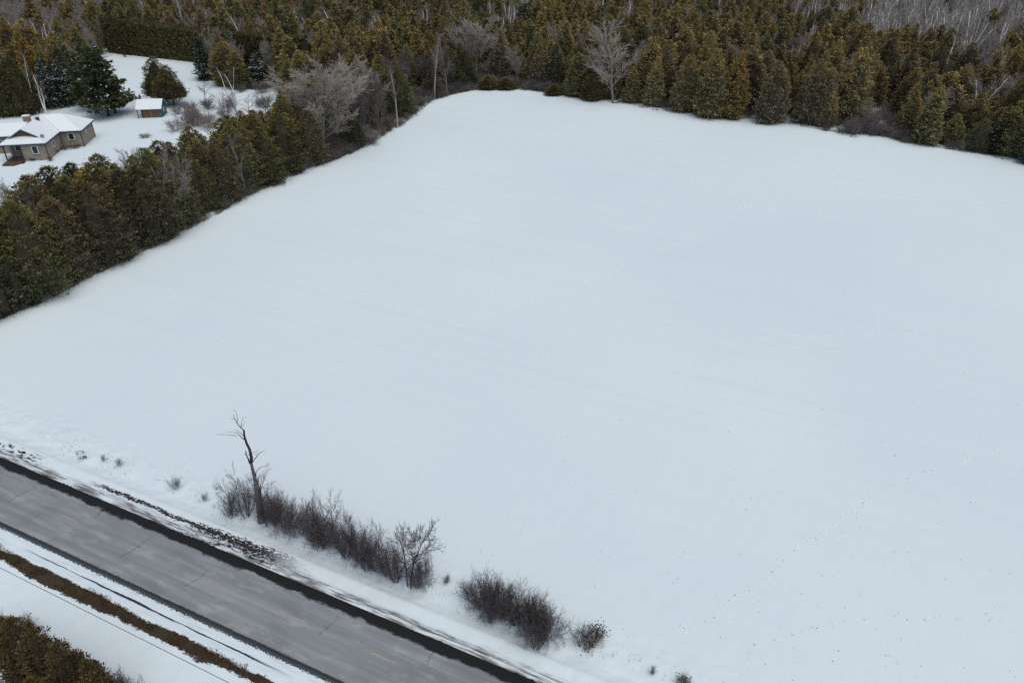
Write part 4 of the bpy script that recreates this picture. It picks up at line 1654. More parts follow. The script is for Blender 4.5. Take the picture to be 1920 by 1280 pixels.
TR = [([(1290, 1185), (1350, 1130), (1440, 1090), (1480, 1040), (1560, 985), (1640, 930), (1720, 890), (1850, 850), (1940, 826)], .45, .11),
      ([(1185, 900), (1200, 1010), (1240, 1060), (1280, 1110), (1280, 1190)], .7, .09),
      ([(930, 665), (1110, 660), (1480, 632), (1700, 625), (1780, 630), (1940, 606)], .5, .13),
      ([(1130, 687), (1350, 685), (1480, 672), (1600, 655)], .6, .12),
      ([(860, 610), (990, 565), (1200, 490), (1370, 400), (1550, 330), (1625, 290), (1670, 262)], .55, .17),
      ([(1400, 1215), (1550, 1170), (1660, 1155), (1940, 1162)], .7, .09),
      ([(1340, 1210), (1380, 1130), (1430, 1085), (1475, 1035)], .8, .10)]
pts = []
for line, step, rad in TR:
    q = np.array([G(*p) for p in line])
    dd = np.concatenate([[0], np.cumsum(np.linalg.norm(np.diff(q, axis=0), axis=1))])
    t = np.arange(0, dd[-1], step)
    X, Y = np.interp(t, dd, q[:, 0]), np.interp(t, dd, q[:, 1])
    for k, (x, y) in enumerate(zip(X, Y)):
        if random.random() < .12:
            continue
        x += random.gauss(0, .10) + (.1 if k % 2 else -.1)
        y += random.gauss(0, .10)
        pts.append((x, y, gz(x, y) + .01, rad * (.7 + .6 * random.random())))
V, F = lump_mesh(pts, 3)
M_FRESH = simple('fresh_snow', (.765, .86, .87), .8, .02, 3)
tr = add('animal_tracks', mesh_np('animal_tracks', V, [F], [M_FRESH], True))
tag(tr, 'lines of animal footprints crossing the open snow field', kind='stuff')

# ------------------------------------------------------------------ roadside: dead tree, bushes, saplings
def plane_pt(base, px, py, dy=0.0):
    """point on the upright plane through base (facing the road) seen at px, py"""
    x0, y0 = base
    y = y0 + dy
    z = height_of(0, y, py)
    d = y * _cp - (z - CAM_H) * _sp
    return np.array([(px - 960) * d / FPX, y, z])


bx, by = G(492, 976)
bz = gz(bx, by)


def limb(path, r0, r1, dys=None):
    segs = []
    n = len(path)
    P_ = [plane_pt((bx, by), p[0], p[1], (dys[i] if dys else 0)) for i, p in enumerate(path)]
    for i in range(n - 1):
        a, b = r0 + (r1 - r0) * i / (n - 1), r0 + (r1 - r0) * (i + 1) / (n - 1)
        segs.append((*P_[i], *P_[i + 1], a, b))
    return segs


z8 = lambda l: [(380 + x / 5.333, 760 + y / 5.333) for x, y in l]
trunk_s = limb(z8([(596, 1190), (588, 1120), (572, 1000), (556, 900), (540, 820), (530, 780)]), .43, .22) + limb(z8([(530, 780), (520, 720), (500, 640), (484, 575)]), .18, .12)
trunk_s += limb(z8([(545, 830), (548, 780), (552, 740)]), .16, .05, [.1, .12, .15]) + limb(z8([(575, 900), (578, 840), (577, 790)]), .10, .04, [-.1, -.15, -.15])
main = limb(z8([(484, 575), (488, 520), (470, 440), (440, 380), (418, 310), (410, 245)]), .14, .07, [0, .1, .15, .1, 0, -.1])
subs = limb(z8([(410, 245), (380, 220), (345, 175), (318, 130), (306, 90)]), .045, .018, [-.1, -.2, -.2, -.1, 0])
subs += limb(z8([(345, 175), (348, 130), (340, 85), (325, 55), (300, 38)]), .022, .008)
subs += limb(z8([(384, 215), (388, 170), (405, 120), (440, 110)]), .025, .008, [-.1, .1, .2, .4])
subs += limb(z8([(384, 215), (410, 190), (415, 160)]), .02, .008) + limb(z8([(318, 135), (290, 130), (262, 125)]), .012, .005)
subs += limb(z8([(418, 340), (385, 315), (350, 275), (330, 268)]), .04, .015, [0, -.2, -.3, -.3]) + limb(z8([(410, 300), (370, 265), (322, 237)]), .03, .012, [0, .2, .4])
subs += limb(z8([(350, 302), (290, 294), (220, 288), (135, 288)]), .022, .010) + limb(z8([(340, 272), (280, 262), (210, 258)]), .016, .008)
subs += limb(z8([(420, 270), (422, 250)]), .02, .01)
fork = limb(z8([(470, 575), (455, 530), (435, 490), (430, 450)]), .07, .035, [0, -.2, -.3, -.3]) + limb(z8([(435, 495), (418, 478)]), .03, .015)
fork += limb(z8([(455, 495), (480, 475), (520, 465), (558, 438)]), .022, .008, [0, .2, .3, .4])
fork += limb(z8([(498, 565), (530, 520), (570, 470), (625, 448)]), .045, .014, [0, .3, .5, .8]) + limb(z8([(540, 505), (528, 478), (545, 470)]), .014, .006)
fork += limb(z8([(530, 700), (535, 660), (570, 620), (640, 598), (655, 562)]), .038, .010, [0, -.2, -.5, -.8, -.9]) + limb(z8([(640, 598), (658, 590)]), .012, .006)
e = bpy.data.objects.new('dead_tree', None)
COL.objects.link(e)
tag(e, 'tall broken dead tree leaning left above the roadside bushes', 'tree')
e.location = (bx, by, bz)
off = np.array([bx, by, 0, bx, by, 0, 0, 0])


def rel(S):
    return np.array(S) - off[None, :]


add('trunk', tube_mesh('dead_trunk', rel(trunk_s), M_TWIG, 8), e, color=(.16, .145, .14))
add('limb', tube_mesh('dead_limb', rel(main), M_TWIG, 7), e, color=(.045, .038, .045))
add('upper_branches', tube_mesh('dead_up', rel(subs), M_TWIG, 5), e, color=(.045, .038, .045))
add('side_branches', tube_mesh('dead_side', rel(fork), M_TWIG, 5), e, color=(.045, .038, .045))

BR = 'bare bushes along the roadside ditch'
DK, DK2 = (.075, .066, .070), (.135, .120, .126)
for (px, py, ty, kind, w_, var, lab, c1, c2) in [
    (448, 960, 868, 'small', 66, 1, 'dark leafless sapling left of the broken dead tree', DK, DK2),
    (432, 968, 916, 'shrub', 44, 0, 'leftmost dark bush beside the broken dead tree', DK, DK2),
    (462, 968, 900, 'shoot', 52, 2, 'dense dark bush directly left of the dead trunk', DK, DK2),
    (500, 985, 888, 'small', 84, 0, 'sapling with spreading limbs right behind the dead trunk', DK, DK2),
    (522, 985, 912, 'shrub', 66, 1, 'dark bush directly right of the dead trunk', DK, DK2),
    (512, 975, 930, 'shoot', 60, 0, 'low dense bush behind the foot of the dead tree', DK, DK2),
    (556, 1005, 940, 'shrub', 64, 2, 'second bush right of the dead trunk', DK, DK2),
    (585, 1012, 935, 'shoot', 56, 1, 'dense bush left of the twin thin saplings', DK, DK2),
    (607, 1022, 910, 'small', 64, 2, 'left of the twin thin saplings in the bush row', DK, DK2),
    (632, 1030, 926, 'small', 56, 3, 'right of the twin thin saplings in the bush row', DK, DK2),
    (616, 1026, 958, 'shrub', 66, 3, 'bush at the foot of the twin thin saplings', DK, DK2),
    (650, 1042, 968, 'shoot', 60, 0, 'bush right of the twin thin saplings', DK, DK2),
    (676, 1052, 978, 'shrub', 60, 1, 'middle bush between the saplings and the two-stemmed tree', DK, DK2),
    (702, 1066, 990, 'shoot', 58, 2, 'purplish dense bush left of the two-stemmed tree', DK, DK2),
    (728, 1075, 1000, 'shrub', 56, 0, 'bush touching the left stem of the two-stemmed tree', DK, DK2),
    (540, 990, 934, 'shoot', 60, 1, 'low tangled bush between the dead tree and the second bush', DK, DK2),
    (571, 1000, 930, 'small', 40, 1, 'thin sapling left of the twin thin saplings', DK, DK2),
    (600, 1030, 972, 'shrub', 60, 0, 'low front bush below the twin thin saplings', DK, DK2),
    (664, 1040, 948, 'small', 46, 2, 'thin sapling right of the twin thin saplings', DK, DK2),
    (688, 1068, 1008, 'shrub', 50, 3, 'low front bush left of the two-stemmed tree', DK, DK2),
    (715, 1068, 975, 'small', 36, 0, 'thin sapling just left of the two-stemmed tree', DK, DK2),
    (742, 1088, 1024, 'shoot', 54, 0, 'dense bush in front of the left stem of the two-stemmed tree', DK, DK2),
    (920, 1145, 1084, 'shrub', 60, 1, 'tangled bush inside the left half of the biggest thicket', DK, DK2),
    (952, 1158, 1092, 'shrub', 64, 0, 'tangled bush in the middle of the biggest thicket', DK, DK2),
    (985, 1180, 1108, 'shrub', 64, 2, 'tangled bush inside the right half of the biggest thicket', DK, DK2),
    (1018, 1200, 1130, 'shoot', 60, 2, 'dense low bush at the right end of the biggest thicket', DK, DK2),
    (1225, 1262, 1246, 'shrub', 18, 0, 'tiny tuft near the bottom edge left of the reddish tuft', (.14, .12, .11), (.17, .13, .11)),
    (800, 1100, 1034, 'shrub', 52, 2, 'airy bush right of the two-stemmed tree', DK2, DK2),
    (783, 1100, 1050, 'shrub', 44, 3, 'low bush at the foot of the two-stemmed tree', DK, DK2),
    (884, 1128, 1078, 'shrub', 46, 2, 'left end of the biggest roadside thicket, thin and airy', DK, DK2),
    (905, 1140, 1078, 'shoot', 66, 0, 'dense left bush of the biggest roadside thicket', DK, DK2),
    (936, 1152, 1086, 'shoot', 72, 1, 'dense second bush of the biggest roadside thicket', DK, DK2),
    (968, 1168, 1100, 'shoot', 74, 0, 'dense middle bush of the biggest roadside thicket', DK, DK2),
    (1000, 1185, 1114, 'shoot', 74, 1, 'dense fourth bush of the biggest roadside thicket', DK, (.07, .052, .04)),
    (1028, 1196, 1128, 'shrub', 70, 1, 'right end bush of the biggest roadside thicket', DK, DK2),
    (1005, 1215, 1150, 'shrub', 60, 3, 'lowest front bush of the biggest roadside thicket', DK, DK2),
    (925, 1164, 1120, 'shrub', 44, 0, 'small front bush under the biggest roadside thicket', DK, DK2),
    (1088, 1208, 1158, 'shrub', 46, 2, 'small lone bush right of the biggest thicket', DK, DK2),
    (1114, 1212, 1172, 'shrub', 46, 1, 'small bush with brown leaves right of the lone one', DK, (.12, .075, .045)),
    (331, 918, 888, 'shrub', 26, 2, 'small shrub in the snow left of the dead tree', (.16, .14, .14), (.2, .18, .18)),
    (386, 940, 918, 'shrub', 16, 2, 'tiny shrub just left of the dead tree bushes', (.18, .16, .16), (.22, .2, .2)),
    (195, 864, 846, 'shrub', 13, 2, 'tiny shrub just right of the small white sign', (.2, .18, .18), (.28, .26, .26)),
    (226, 872, 858, 'shrub', 22, 2, 'second faint shrub right of the small white sign', (.24, .22, .22), (.32, .3, .3)),
    (838, 1094, 1078, 'shrub', 16, 1, 'small tuft between the two roadside thickets', DK2, (.12, .09, .08)),
    (1282, 1282, 1268, 'shrub', 30, 3, 'reddish tuft at the bottom picture edge', DK2, (.12, .09, .07)),
]:
    bare_at(px, py, ty, kind, lab, BR, w_ * (1.14 if 400 < px < 1050 and kind != 'small' else 1), var=var, col=c1, tcol=c2, name='bare_shrub' if kind != 'small' else 'bare_sapling', cat='shrub' if kind != 'small' else 'tree')
S_TWO = [(8, 19, .75, .36, .01, .28), (5, 9, .6, .42, .03, .15), (3, 5, .55, .5, .02, .15), (2, 0, 0, 0, .01, 0)]
TWO = [bare_meshes('two_%d' % i, 170 + i, S_TWO, 6, .085, lean=((-.02, 0), (-.07, .05))[i], rmin=.012) for i in range(2)]
x, y = G(770, 1100)
H_ = height_of(x, y, 968)
e = bpy.data.objects.new('bare_tree', None)
COL.objects.link(e)
e.location = (x, y, gz(x, y))
tag(e, 'two-stemmed bare tree standing at the right end of the bush row', 'tree')
for i, ms in enumerate(TWO):
    k = H_ / mesh_top(ms)[0] * (1.0, .92)[i]
    add('trunk', ms[0], e, (-.25 * i, .1 * i, 0), scale=(k * .78, k * .78, k), color=(.085, .062, .055))
    add('crown', ms[1], e, (-.25 * i, .1 * i, 0), scale=(k * .78, k * .78, k), color=(.085, .07, .07))

# dead leaves caught in the small right bush
def leaf_patch(name, px, py, n, col_mat, label, spread, zc):
    x, y = G(px, py)
    g = np.random.default_rng(px)
    spread *= .7
    P_ = np.stack([x + g.normal(0, spread, n), y + g.normal(0, spread, n), gz(x, y) + np.abs(g.normal(zc, .18, n))], axis=1)
    D = unit(g.normal(0, 1, (n, 3)))
    Wv = unit(np.cross(D, g.normal(0, 1, (n, 3))))
    V, F = kites(P_, D, Wv, np.full(n, .16), np.full(n, .12))
    o = add(name, mesh_np(name, V, [F], [col_mat]))
    tag(o, label, kind='stuff')


M_LEAF = simple('brown_leaves', (.085, .055, .038), .9, .3, 2)
leaf_patch('dead_leaves', 1120, 1196, 140, M_LEAF, 'brown dead leaves clinging in the small right roadside bush', .5, 1.0)
leaf_patch('dead_leaves', 1100, 1212, 120, M_LEAF, 'brown leaves at the foot of the small lone roadside bush', .55, .2)
leaf_patch('dead_leaves', 1282, 1280, 60, M_LEAF, 'brown leaves in the tuft at the bottom picture edge', .4, .3)

# ------------------------------------------------------------------ near-left cedars by the road
NEAR_CED = [cedar_mesh('near_cedar_%d' % i, 300 + i, h=13, r=r_, nk=15000, size=.34, snow=.006) for i, r_ in enumerate((3.6, 3.2))]


def near_cedar(px, py, topy, wpx, i, tint, label):
    topy -= 10
    wpx *= 1.15
    x, y = G(px, py)
    H_ = height_of(x, y, topy)
    d = y * _cp + (CAM_H - H_ / 2) * _sp
    r_ = wpx / 2 * d / FPX
    e = bpy.data.objects.new('cedar_tree', None)
    COL.objects.link(e)
    e.location = (x, y, gz(x, y))
    e.rotation_euler = (0, 0, px * .7)
    tag(e, label, 'tree', 'bushy cedars at the near roadside')
    sc = r_ / (3.6, 3.2)[i]
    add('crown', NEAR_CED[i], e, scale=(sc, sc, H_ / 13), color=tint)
    add('trunk', CTRUNK, e, scale=(.5, .5, H_ / 13), color=(.09, .075, .06))


near_cedar(76, 1262, 1158, 96, 0, (.080, .066, .036), 'brown-green bushy cedar at the lower left, the largest one')
near_cedar(112, 1292, 1186, 80, 1, (.080, .066, .036), 'bushy bronze cedar in the middle of the lower left group')
near_cedar(160, 1312, 1204, 88, 0, (.080, .066, .036), 'bushy cedar at the right of the lower left group')
near_cedar(205, 1330, 1236, 70, 1, (.080, .066, .036), 'bushy cedar at the bottom edge right of the lower left group')
near_cedar(30, 1230, 1152, 60, 1, (.080, .066, .036), 'small bushy cedar at the lower left picture edge')
near_cedar(130, 1400, 1270, 90, 0, (.085, .062, .022), 'bushy cedar mostly below the bottom picture edge')
for (px, py, ty, w_, lab) in [(8, 1205, 1128, 60, 'grey shrub at the left picture edge beside the bushy cedars'), (-15, 1190, 1120, 60, 'grey shrub cut by the left picture edge'), (232, 1300, 1250, 60, 'thin grey shrub right of the bushy cedars at the bottom edge'),
                              (60, 1180, 1140, 40, 'twiggy grey shrub behind the largest bushy cedar'), (255, 1330, 1268, 60, 'grey shrub at the bottom picture edge')]:
    bare_at(px, py, ty, 'shrub', lab, 'grey shrubs at the near roadside', w_, var=1, col=(.12, .105, .10), tcol=(.14, .12, .115), name='bare_shrub', cat='shrub')

# ------------------------------------------------------------------ overhead cable along the near side
w0, w1 = np.array([*G(0, 1064, 7.5), 7.5]), np.array([*G(430, 1280, 7.5), 7.5])
dv = (w1 - w0) / np.linalg.norm(w1 - w0)
mid = (w0 + w1) / 2
P_ = []
for t in np.linspace(-45, 45, 60):
    q = mid + dv * t
    q = q + np.array([0, 0, (t / 45) ** 2 * .5])
    P_.append(q)
segs = [(*P_[i], *P_[i + 1], .018, .018) for i in range(len(P_) - 1)]
o = add('overhead_cable', tube_mesh('overhead_cable', segs, M_BLACK, 6))
tag(o, 'thin black overhead cable crossing the lower left corner', 'cable')

# ------------------------------------------------------------------ small white sign by the ditch
x, y = G(156, 862)
e = bpy.data.objects.new('sign', None)
COL.objects.link(e)
e.location = (x, y, gz(x, y))
e.rotation_euler = (0, 0, R(14))
tag(e, 'small white roadside sign with black marks in the snow', 'sign')
m = MB()
m.box((0, 0, .78), (.78, .05, .80))
add('sign_board', m.mesh('sign_board', M_SIGN), e)
for sx_ in (-.42, .42):
    m = MB()
    m.box((sx_, 0, .55), (.045, .045, 1.25))
    add('post', m.mesh('sign_post', M_SIGN), e)
m = MB()
m.box((0, -.035, 1.20), (.80, .04, .035))
add('top_rail', m.mesh('sign_rail', M_METAL), e)
for cx, cz, w_, h_, nm in ((-.27, .90, .15, .08, 'emblem'), (.27, .98, .13, .09, 'emblem'), (.02, .30, .84, .06, 'bottom_bar'), (.16, .44, .09, .24, 'emblem'), (.33, .44, .15, .15, 'emblem'), (-.15, .45, .12, .04, 'emblem')):
    m = MB()
    m.box((cx, -.045 if nm == 'emblem' else -.05, cz), (w_, .03, h_))
    add(nm, m.mesh('sign_mark', M_BLACK), e)

# ------------------------------------------------------------------ the house
HZ, RZ = 3.75, 6.5
hx, hy = G(86, 269, HZ)
HANG = R(11)
house = bpy.data.objects.new('house', None)
COL.objects.link(house)
house.location = (hx, hy, 0)
house.rotation_euler = (0, 0, HANG)
tag(house, 'tan bungalow with a snow-covered hip roof and dark blue eaves', 'house')
m = MB()
m.prism([(-.55, .55), (-.55, 9.45), (3.85, 9.45), (3.85, 17.65), (-8.65, 17.65), (-8.65, 2.9), (-5.4, 2.9), (-5.4, .55)], -.3, HZ - .05)
wall = add('wall', m.mesh('house_wall', M_WALL), house)
m = MB()
m.prism([(-19.5, 7.6), (-8.66, 7.6), (-8.66, 14.4), (-19.5, 14.4)], -.3, HZ - .06)
add('wall', m.mesh('house_wall_wing', M_WALL), house)
z1 = HZ + 1.85 * (RZ - HZ) / 4.6
ry = 13.55
P1 = [(0, 0, HZ), (0, 8.9, HZ), (-4.6, ry, RZ), (-4.6, 1.45, RZ), (-1.85, 1.45, z1)]
P2 = [(-9.2, 0, HZ), (-7.35, 1.45, z1), (-4.6, 1.45, RZ), (-4.6, ry, RZ), (-9.2, 8.9, HZ)]
P3 = [(-9.2, 0, HZ), (0, 0, HZ), (-1.85, 1.85, z1), (-7.35, 1.85, z1)]
P4 = [(0, 8.9, HZ), (4.4, 8.9, HZ), (-.25, ry, RZ), (-4.6, ry, RZ)]
P5 = [(4.4, 8.9, HZ), (4.4, 18.2, HZ), (-.25, ry, RZ)]
P6 = [(4.4, 18.2, HZ), (-9.2, 18.2, HZ), (-4.6, ry, RZ), (-.25, ry, RZ)]
P7 = [(-9.2, 18.2, HZ), (-9.2, 8.9, HZ), (-4.6, ry, RZ)]
Z2 = HZ + 1.85
P8 = [(-20, 6.9, HZ + .02), (-8.2, 6.9, HZ + .02), (-6.6, 11.0, Z2), (-20, 11.0, Z2)]
P9 = [(-20, 11.0, Z2), (-6.6, 11.0, Z2), (-8.2, 15.1, HZ + .02), (-20, 15.1, HZ + .02)]
m, sn = MB(), MB()
for P_ in (P1, P2, P3, P4, P5, P6, P7, P8, P9):
    m.prism(P_, -.24, 0)
    c = np.mean(np.array(P_), axis=0)
    sn.prism([tuple(np.array(p) + (c - np.array(p)) * np.array([.012, .012, .012])) for p in P_], .012, .17)
roof = add('roof', m.mesh('house_roof', M_TRIM), house)
add('snow_cover', sn.mesh('roof_snow', M_SNOW), roof)
m = MB()
a_, b_, c_ = (-7.0, 1.9, z1 + .02), (-2.2, 1.9, z1 + .02), (-4.6, 1.9, RZ - .25)
m.v += [a_, b_, c_, (a_[0], 2.1, a_[2]), (b_[0], 2.1, b_[2]), (c_[0], 2.1, c_[2])]
m.f += [[0, 1, 2], [5, 4, 3], [0, 3, 4, 1], [1, 4, 5, 2], [2, 5, 3, 0]]
m.mi += [0] * 5
add('gable_boards', m.mesh('gable_boards', M_WOOD), house)
m = MB()     # dark rake boards round the gablet
for (q0, q1) in (((-7.5, z1 - .05), (-4.6, RZ - .05)), ((-1.7, z1 - .05), (-4.6, RZ - .05))):
    dx, dz = q1[0] - q0[0], q1[1] - q0[1]
    L_ = math.hypot(dx, dz)
    nx_, nz_ = dz / L_ * .17, -dx / L_ * .17
    if nz_ > 0:
        nx_, nz_ = -nx_, -nz_
    b0 = len(m.v)
    for yy_ in (1.32, 1.44):
        m.v += [(q0[0], yy_, q0[1]), (q1[0], yy_, q1[1]), (q1[0] + nx_, yy_, q1[1] + nz_ * 1.6), (q0[0] + nx_, yy_, q0[1] + nz_ * 1.6)]
    m.f += [[b0, b0 + 1, b0 + 2, b0 + 3], [b0 + 7, b0 + 6, b0 + 5, b0 + 4], [b0, b0 + 4, b0 + 5, b0 + 1], [b0 + 3, b0 + 2, b0 + 6, b0 + 7]]
    m.mi += [0] * 4
add('rake_boards', m.mesh('rake_boards', M_TRIM), roof)


def window(cx, cy, cz, w, h, facing, parent=house):
    """facing: 'f' toward -Y, 'r' toward +X"""
    m = MB()
    t = .12
    bars = [(0, h / 2 - t / 2, w, t), (0, -h / 2 + t / 2, w, t), (-w / 2 + t / 2, 0, t, h - 2 * t), (w / 2 - t / 2, 0, t, h - 2 * t)]
    for (u, v, a, b) in bars:
        if facing == 'f':
            m.box((cx + u, cy - .05, cz + v), (a, .1, b))
        else:
            m.box((cx + .05, cy + u, cz + v), (.1, a, b))
    f = add('window', m.mesh('window_frame', M_WHITE), parent)
    m = MB()
    if facing == 'f':
        m.box((cx, cy - .025, cz), (w - 2 * t + .01, .03, h - 2 * t + .01))
    else:
        m.box((cx + .025, cy, cz), (.03, w - 2 * t + .01, h - 2 * t + .01))
    add('pane', m.mesh('window_pane', M_GLASS), f)
    m = MB()
    if facing == 'f':
        m.box((cx, cy - .07, cz - h / 2 - .05), (w + .2, .14, .1))
    else:
        m.box((cx + .07, cy, cz - h / 2 - .05), (.14, w + .2, .1))
    add('sill', m.mesh('window_sill', M_TRIM), f)


window(-2.75, .55, 2.35, 1.25, 1.75, 'f')
window(-6.9, 2.9, 2.3, 1.3, 1.3, 'f')
window(1.75, 9.45, 2.45, 1.25, 1.6, 'f')
window(-.55, 4.8, 2.3, 1.0, 1.6, 'r')
window(3.85, 12.8, 2.6, .7, .9, 'r')
window(-12.5, 7.6, 2.2, 1.6, 1.3, 'f')
for (cx, cy) in ((-.53, .53), (3.87, 9.43), (3.87, 17.67), (-5.42, .53), (-.53, 9.3)):
    m = MB()
    m.box((cx, cy, 1.7), (.16, .16, 3.75))
    add('corner_board', m.mesh('corner_board', M_WOODG), house)
for cx in (-8.7, -6.9):
    m = MB()
    m.box((cx, .45, 1.75), (.2, .2, 3.4))
    add('porch_post', m.mesh('porch_post', M_TRIM), house)
m = MB()
m.box((-7.1, 1.6, .35), (3.4, 2.5, .25))
add('porch_floor', m.mesh('porch_floor', M_WOODG), house)
m = MB()
m.box((-7.1, .45, 1.25), (3.2, .07, .08))
m.box((-7.1, .45, .65), (3.2, .07, .07))
for k in range(12):
    m.box((-8.6 + k * .27, .45, .95), (.05, .05, .55))
add('porch_railing', m.mesh('porch_railing', M_WOODG), house)
m = MB()
for k in range(4):
    m.box((-5.9, -.2 - k * .32, .28 - k * .09), (1.7, .32, .1))
add('porch_steps', m.mesh('porch_steps', M_WOODG), house)
m = MB()
m.prism([(-8.9, -2.2), (-6.6, -2.6), (-5.4, -1.2), (-5.2, .2), (-8.9, .2)], -.1, .34)
add('flower_bed', m.mesh('flower_bed', M_WOODG), house)
# chimney, roof vent, dish
m = MB()
m.box((-6.9, 11.6, 5.4), (1.3, 1.0, 3.0))
ch = add('chimney', m.mesh('chimney', M_BRICK), house)
m = MB()
m.box((-6.9, 11.6, 6.98), (1.45, 1.15, .17))
add('snow_cap', m.mesh('chimney_cap', M_SNOW), ch)
m = MB()
m.box((-4.0, 9.8, 6.5), (.55, .55, .55))
m.box((-4.0, 9.8, 6.84), (.75, .75, .12))
add('roof_vent', m.mesh('roof_vent', M_TRIM), house)
g_ = MB()
N_ = 14
for k in range(N_):
    a0, a1 = k * 2 * math.pi / N_, (k + 1) * 2 * math.pi / N_
    g_.poly([(0, .10, 0), (.42 * math.cos(a0), 0, .42 * math.sin(a0)), (.42 * math.cos(a1), 0, .42 * math.sin(a1))])
g_.box((0, -.25, -.15), (.04, .5, .04))
g_.box((0, .12, -.4), (.05, .05, .6))
dish = add('satellite_dish', g_.mesh('satellite_dish', M_METAL), house, (-.9, 1.6, HZ + 1.15), R(15))
# deck behind the house
m = MB()
m.box((-11.5, 19.0, .8), (10.0, 4.5, .2))
for px_ in (-16.2, -11.5, -6.8):
    for py_ in (17.0, 21.0):
        m.box((px_, py_, .35), (.2, .2, .9))
dk = add('deck', m.mesh('deck', M_WOODG), house)
m = MB()
for (x0, y0, x1, y1) in ((-16.4, 21.1, -6.6, 21.1), (-16.4, 17.0, -16.4, 21.1), (-6.6, 17.0, -6.6, 21.1)):
    L_ = math.hypot(x1 - x0, y1 - y0)
    hz = abs(x1 - x0) > abs(y1 - y0)
    m.box(((x0 + x1) / 2, (y0 + y1) / 2, 1.95), (L_ if hz else .12, .12 if hz else L_, .08))
    k_ = int(L_ / .35)
    for q in range(k_ + 1):
        m.box((x0 + (x1 - x0) * q / k_, y0 + (y1 - y0) * q / k_, 1.4), (.06, .06, 1.05))
add('railing', m.mesh('deck_railing', M_WOODG), dk)
m = MB()
m.box((-11.5, 19.0, .98), (9.6, 4.1, .14))
add('snow_cover', m.mesh('deck_snow', M_SNOW), dk)
# foundation planting: low dark mound at the foot of the walls
for (px, py, w_, lab) in ((120, 281, 26, 'dark low bed along the inner corner of the house'), (140, 279, 24, 'dark low bed under the right window of the house'), (104, 289, 20, 'dark low shrubs at the side wall of the house')):
    bare_at(px, py, py - 9, 'shrub', lab, 'low shrubs at the foot of the house wall', w_, var=0, col=(.05, .035, .035), tcol=(.06, .04, .04), name='bare_shrub', cat='shrub')

# ------------------------------------------------------------------ the shed
sx0, sy0 = G(266.9, 221.3)
sx1, sy1 = G(304.4, 220.6)
SW = math.hypot(sx1 - sx0, sy1 - sy0)
SD = 4.4
shed = bpy.data.objects.new('shed', None)
COL.objects.link(shed)
shed.location = (sx0, sy0, gz(sx0, sy0))
shed.rotation_euler = (0, 0, R(8))
tag(shed, 'little plank shed with a snow-covered gable roof and teal end wall', 'shed')
m = MB()
m.prism([(.06, .06), (SW - .06, .06), (SW - .06, SD), (.06, SD)], -.1, 2.35)
add('inner_wall', m.mesh('shed_core', M_WOODG), shed)
pm = MB()
npk = 13
pw = (SW - .1) / npk
pm.box((0, 0, 1.12), (pw - .03, .05, 2.3))
pme = pm.mesh('plank', M_PLANK)
pc = [(.05, .045, .045), (.16, .095, .05), (.20, .12, .055), (.14, .10, .07), (.09, .085, .085), (.22, .13, .055), (.24, .15, .06), (.10, .095, .095), (.13, .12, .11), (.11, .10, .095), (.16, .11, .07), (.12, .11, .10), (.13, .12, .11)]
for k in range(npk):
    add('plank', pme, shed, (.05 + pw * (k + .5), 0, 0), color=pc[k])
for k in range(10):
    add('plank', pme, shed, (SW, .05 + (SD - .1) / 10 * (k + .5), 0), rz=R(90), scale=((SD - .1) / 10 / pw, 1, 1), color=[(.035, .14, .17), (.04, .17, .19), (.09, .08, .08), (.05, .16, .18)][k % 4])
m = MB()
b0 = [(SW - .02, -.05, 2.35), (SW - .02, SD + .05, 2.35), (SW - .02, SD / 2, 3.9)]
m.v += b0 + [(p[0] - .1, p[1], p[2]) for p in b0]
m.f += [[0, 1, 2], [5, 4, 3], [0, 3, 4, 1], [1, 4, 5, 2], [2, 5, 3, 0]]
m.mi += [0] * 5
add('gable', m.mesh('shed_gable', M_TEAL), shed)
m, sn = MB(), MB()
A1 = [(-1.0, -.6, 2.2), (SW + .35, -.6, 2.2), (SW + .35, SD / 2, 4.05), (-1.0, SD / 2, 4.05)]
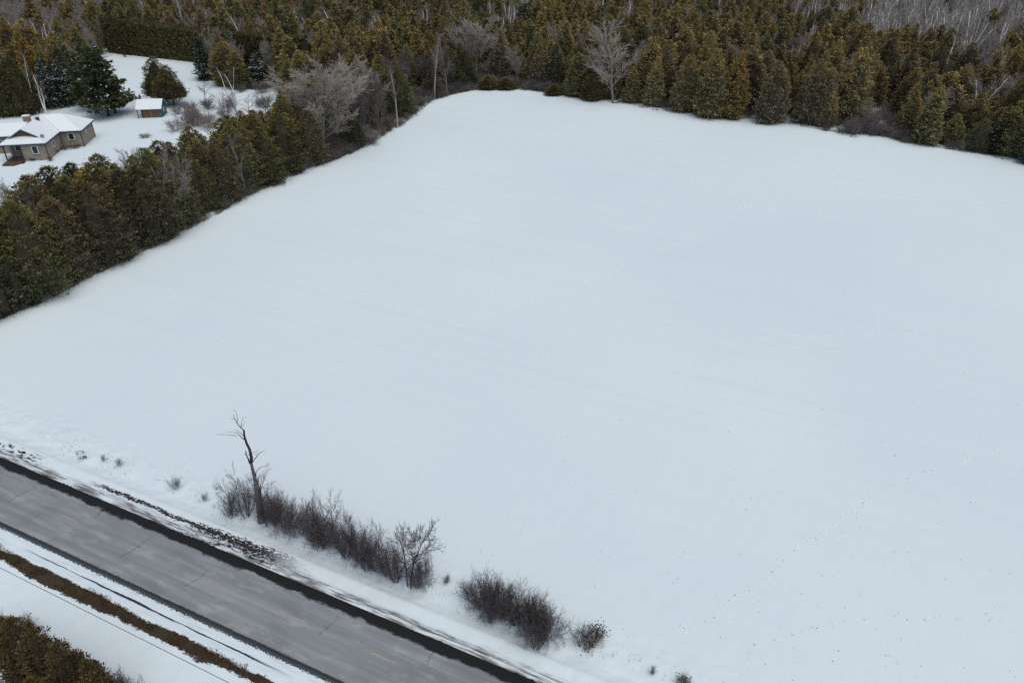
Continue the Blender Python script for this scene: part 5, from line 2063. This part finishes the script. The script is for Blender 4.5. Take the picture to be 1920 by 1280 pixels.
A2 = [(-1.0, SD / 2, 4.05), (SW + .35, SD / 2, 4.05), (SW + .35, SD + .6, 2.2), (-1.0, SD + .6, 2.2)]
for P_ in (A1, A2):
    m.prism(P_, -.1, 0)
    sn.prism(P_, .01, .16)
rf = add('roof', m.mesh('shed_roof', M_TRIM), shed)
add('snow_cover', sn.mesh('shed_snow', M_SNOW), rf)
m = MB()
m.box((SW + .06, 2.2, 1.55), (.1, 1.1, .9))
wd = add('window', m.mesh('shed_window', M_WHITE), shed)
m = MB()
m.box((SW + .1, 2.2, 1.55), (.06, .85, .65))
add('pane', m.mesh('shed_pane', M_GLASS), wd)
for yy_ in (-.3, SD):
    m = MB()
    m.box((-.75, yy_, 1.1), (.13, .13, 2.3))
    add('post', m.mesh('shed_post', M_TRIM), shed)

# fallen logs and a bench on the snow
for (px, py, L_, rz, lab) in ((228, 99, 3.6, .2, 'low snow-topped bench at the far left corner of the yard'), (383, 223, 3.4, -.1, 'small log lying in the yard brush right of the shed')):
    x, y = G(px, py)
    o = add('log', tube_mesh('log', [(-L_ / 2, 0, .12, L_ / 2, 0, .16, .16, .12)], M_TWIG, 7), None, (x, y, gz(x, y)), rz, color=(.08, .065, .06))
    tag(o, lab, 'log')
for (px, py, L_, rz, up_, lab) in ((905, 124, 4.5, .1, .8, 'pale fallen log in the dark gap by the round grey tree'), (912, 104, 3.5, 1.0, 2.4, 'pale leaning log above the dark gap by the round grey tree'),
                                   (1637, 222, 5.0, .5, 1.6, 'pale fallen log in the brushy gap at upper right'), (1160, 193, 6, -.1, .2, 'dark fallen branch at the foot of the lone tan tree')):
    x, y = G(px, py, up_)
    dk_ = 'dark' in lab.split()[0]
    o = add('fallen_log', tube_mesh('fallen_log', [(-L_ / 2, 0, -.6, L_ / 2, 0, .6, .14, .08), (0, 0, 0, .9, .3, 1.0, .06, .03)], M_TWIG, 7), None, (x, y, gz(x, y) + up_ * .6 + .2), rz, color=(.05, .04, .04) if dk_ else (.55, .5, .45))
    tag(o, lab, 'log')
print('trees', len(trees), 'ced_ind', len(ced_ind), 'birch', len(bir_ind), 'grey', len(gre_ind))
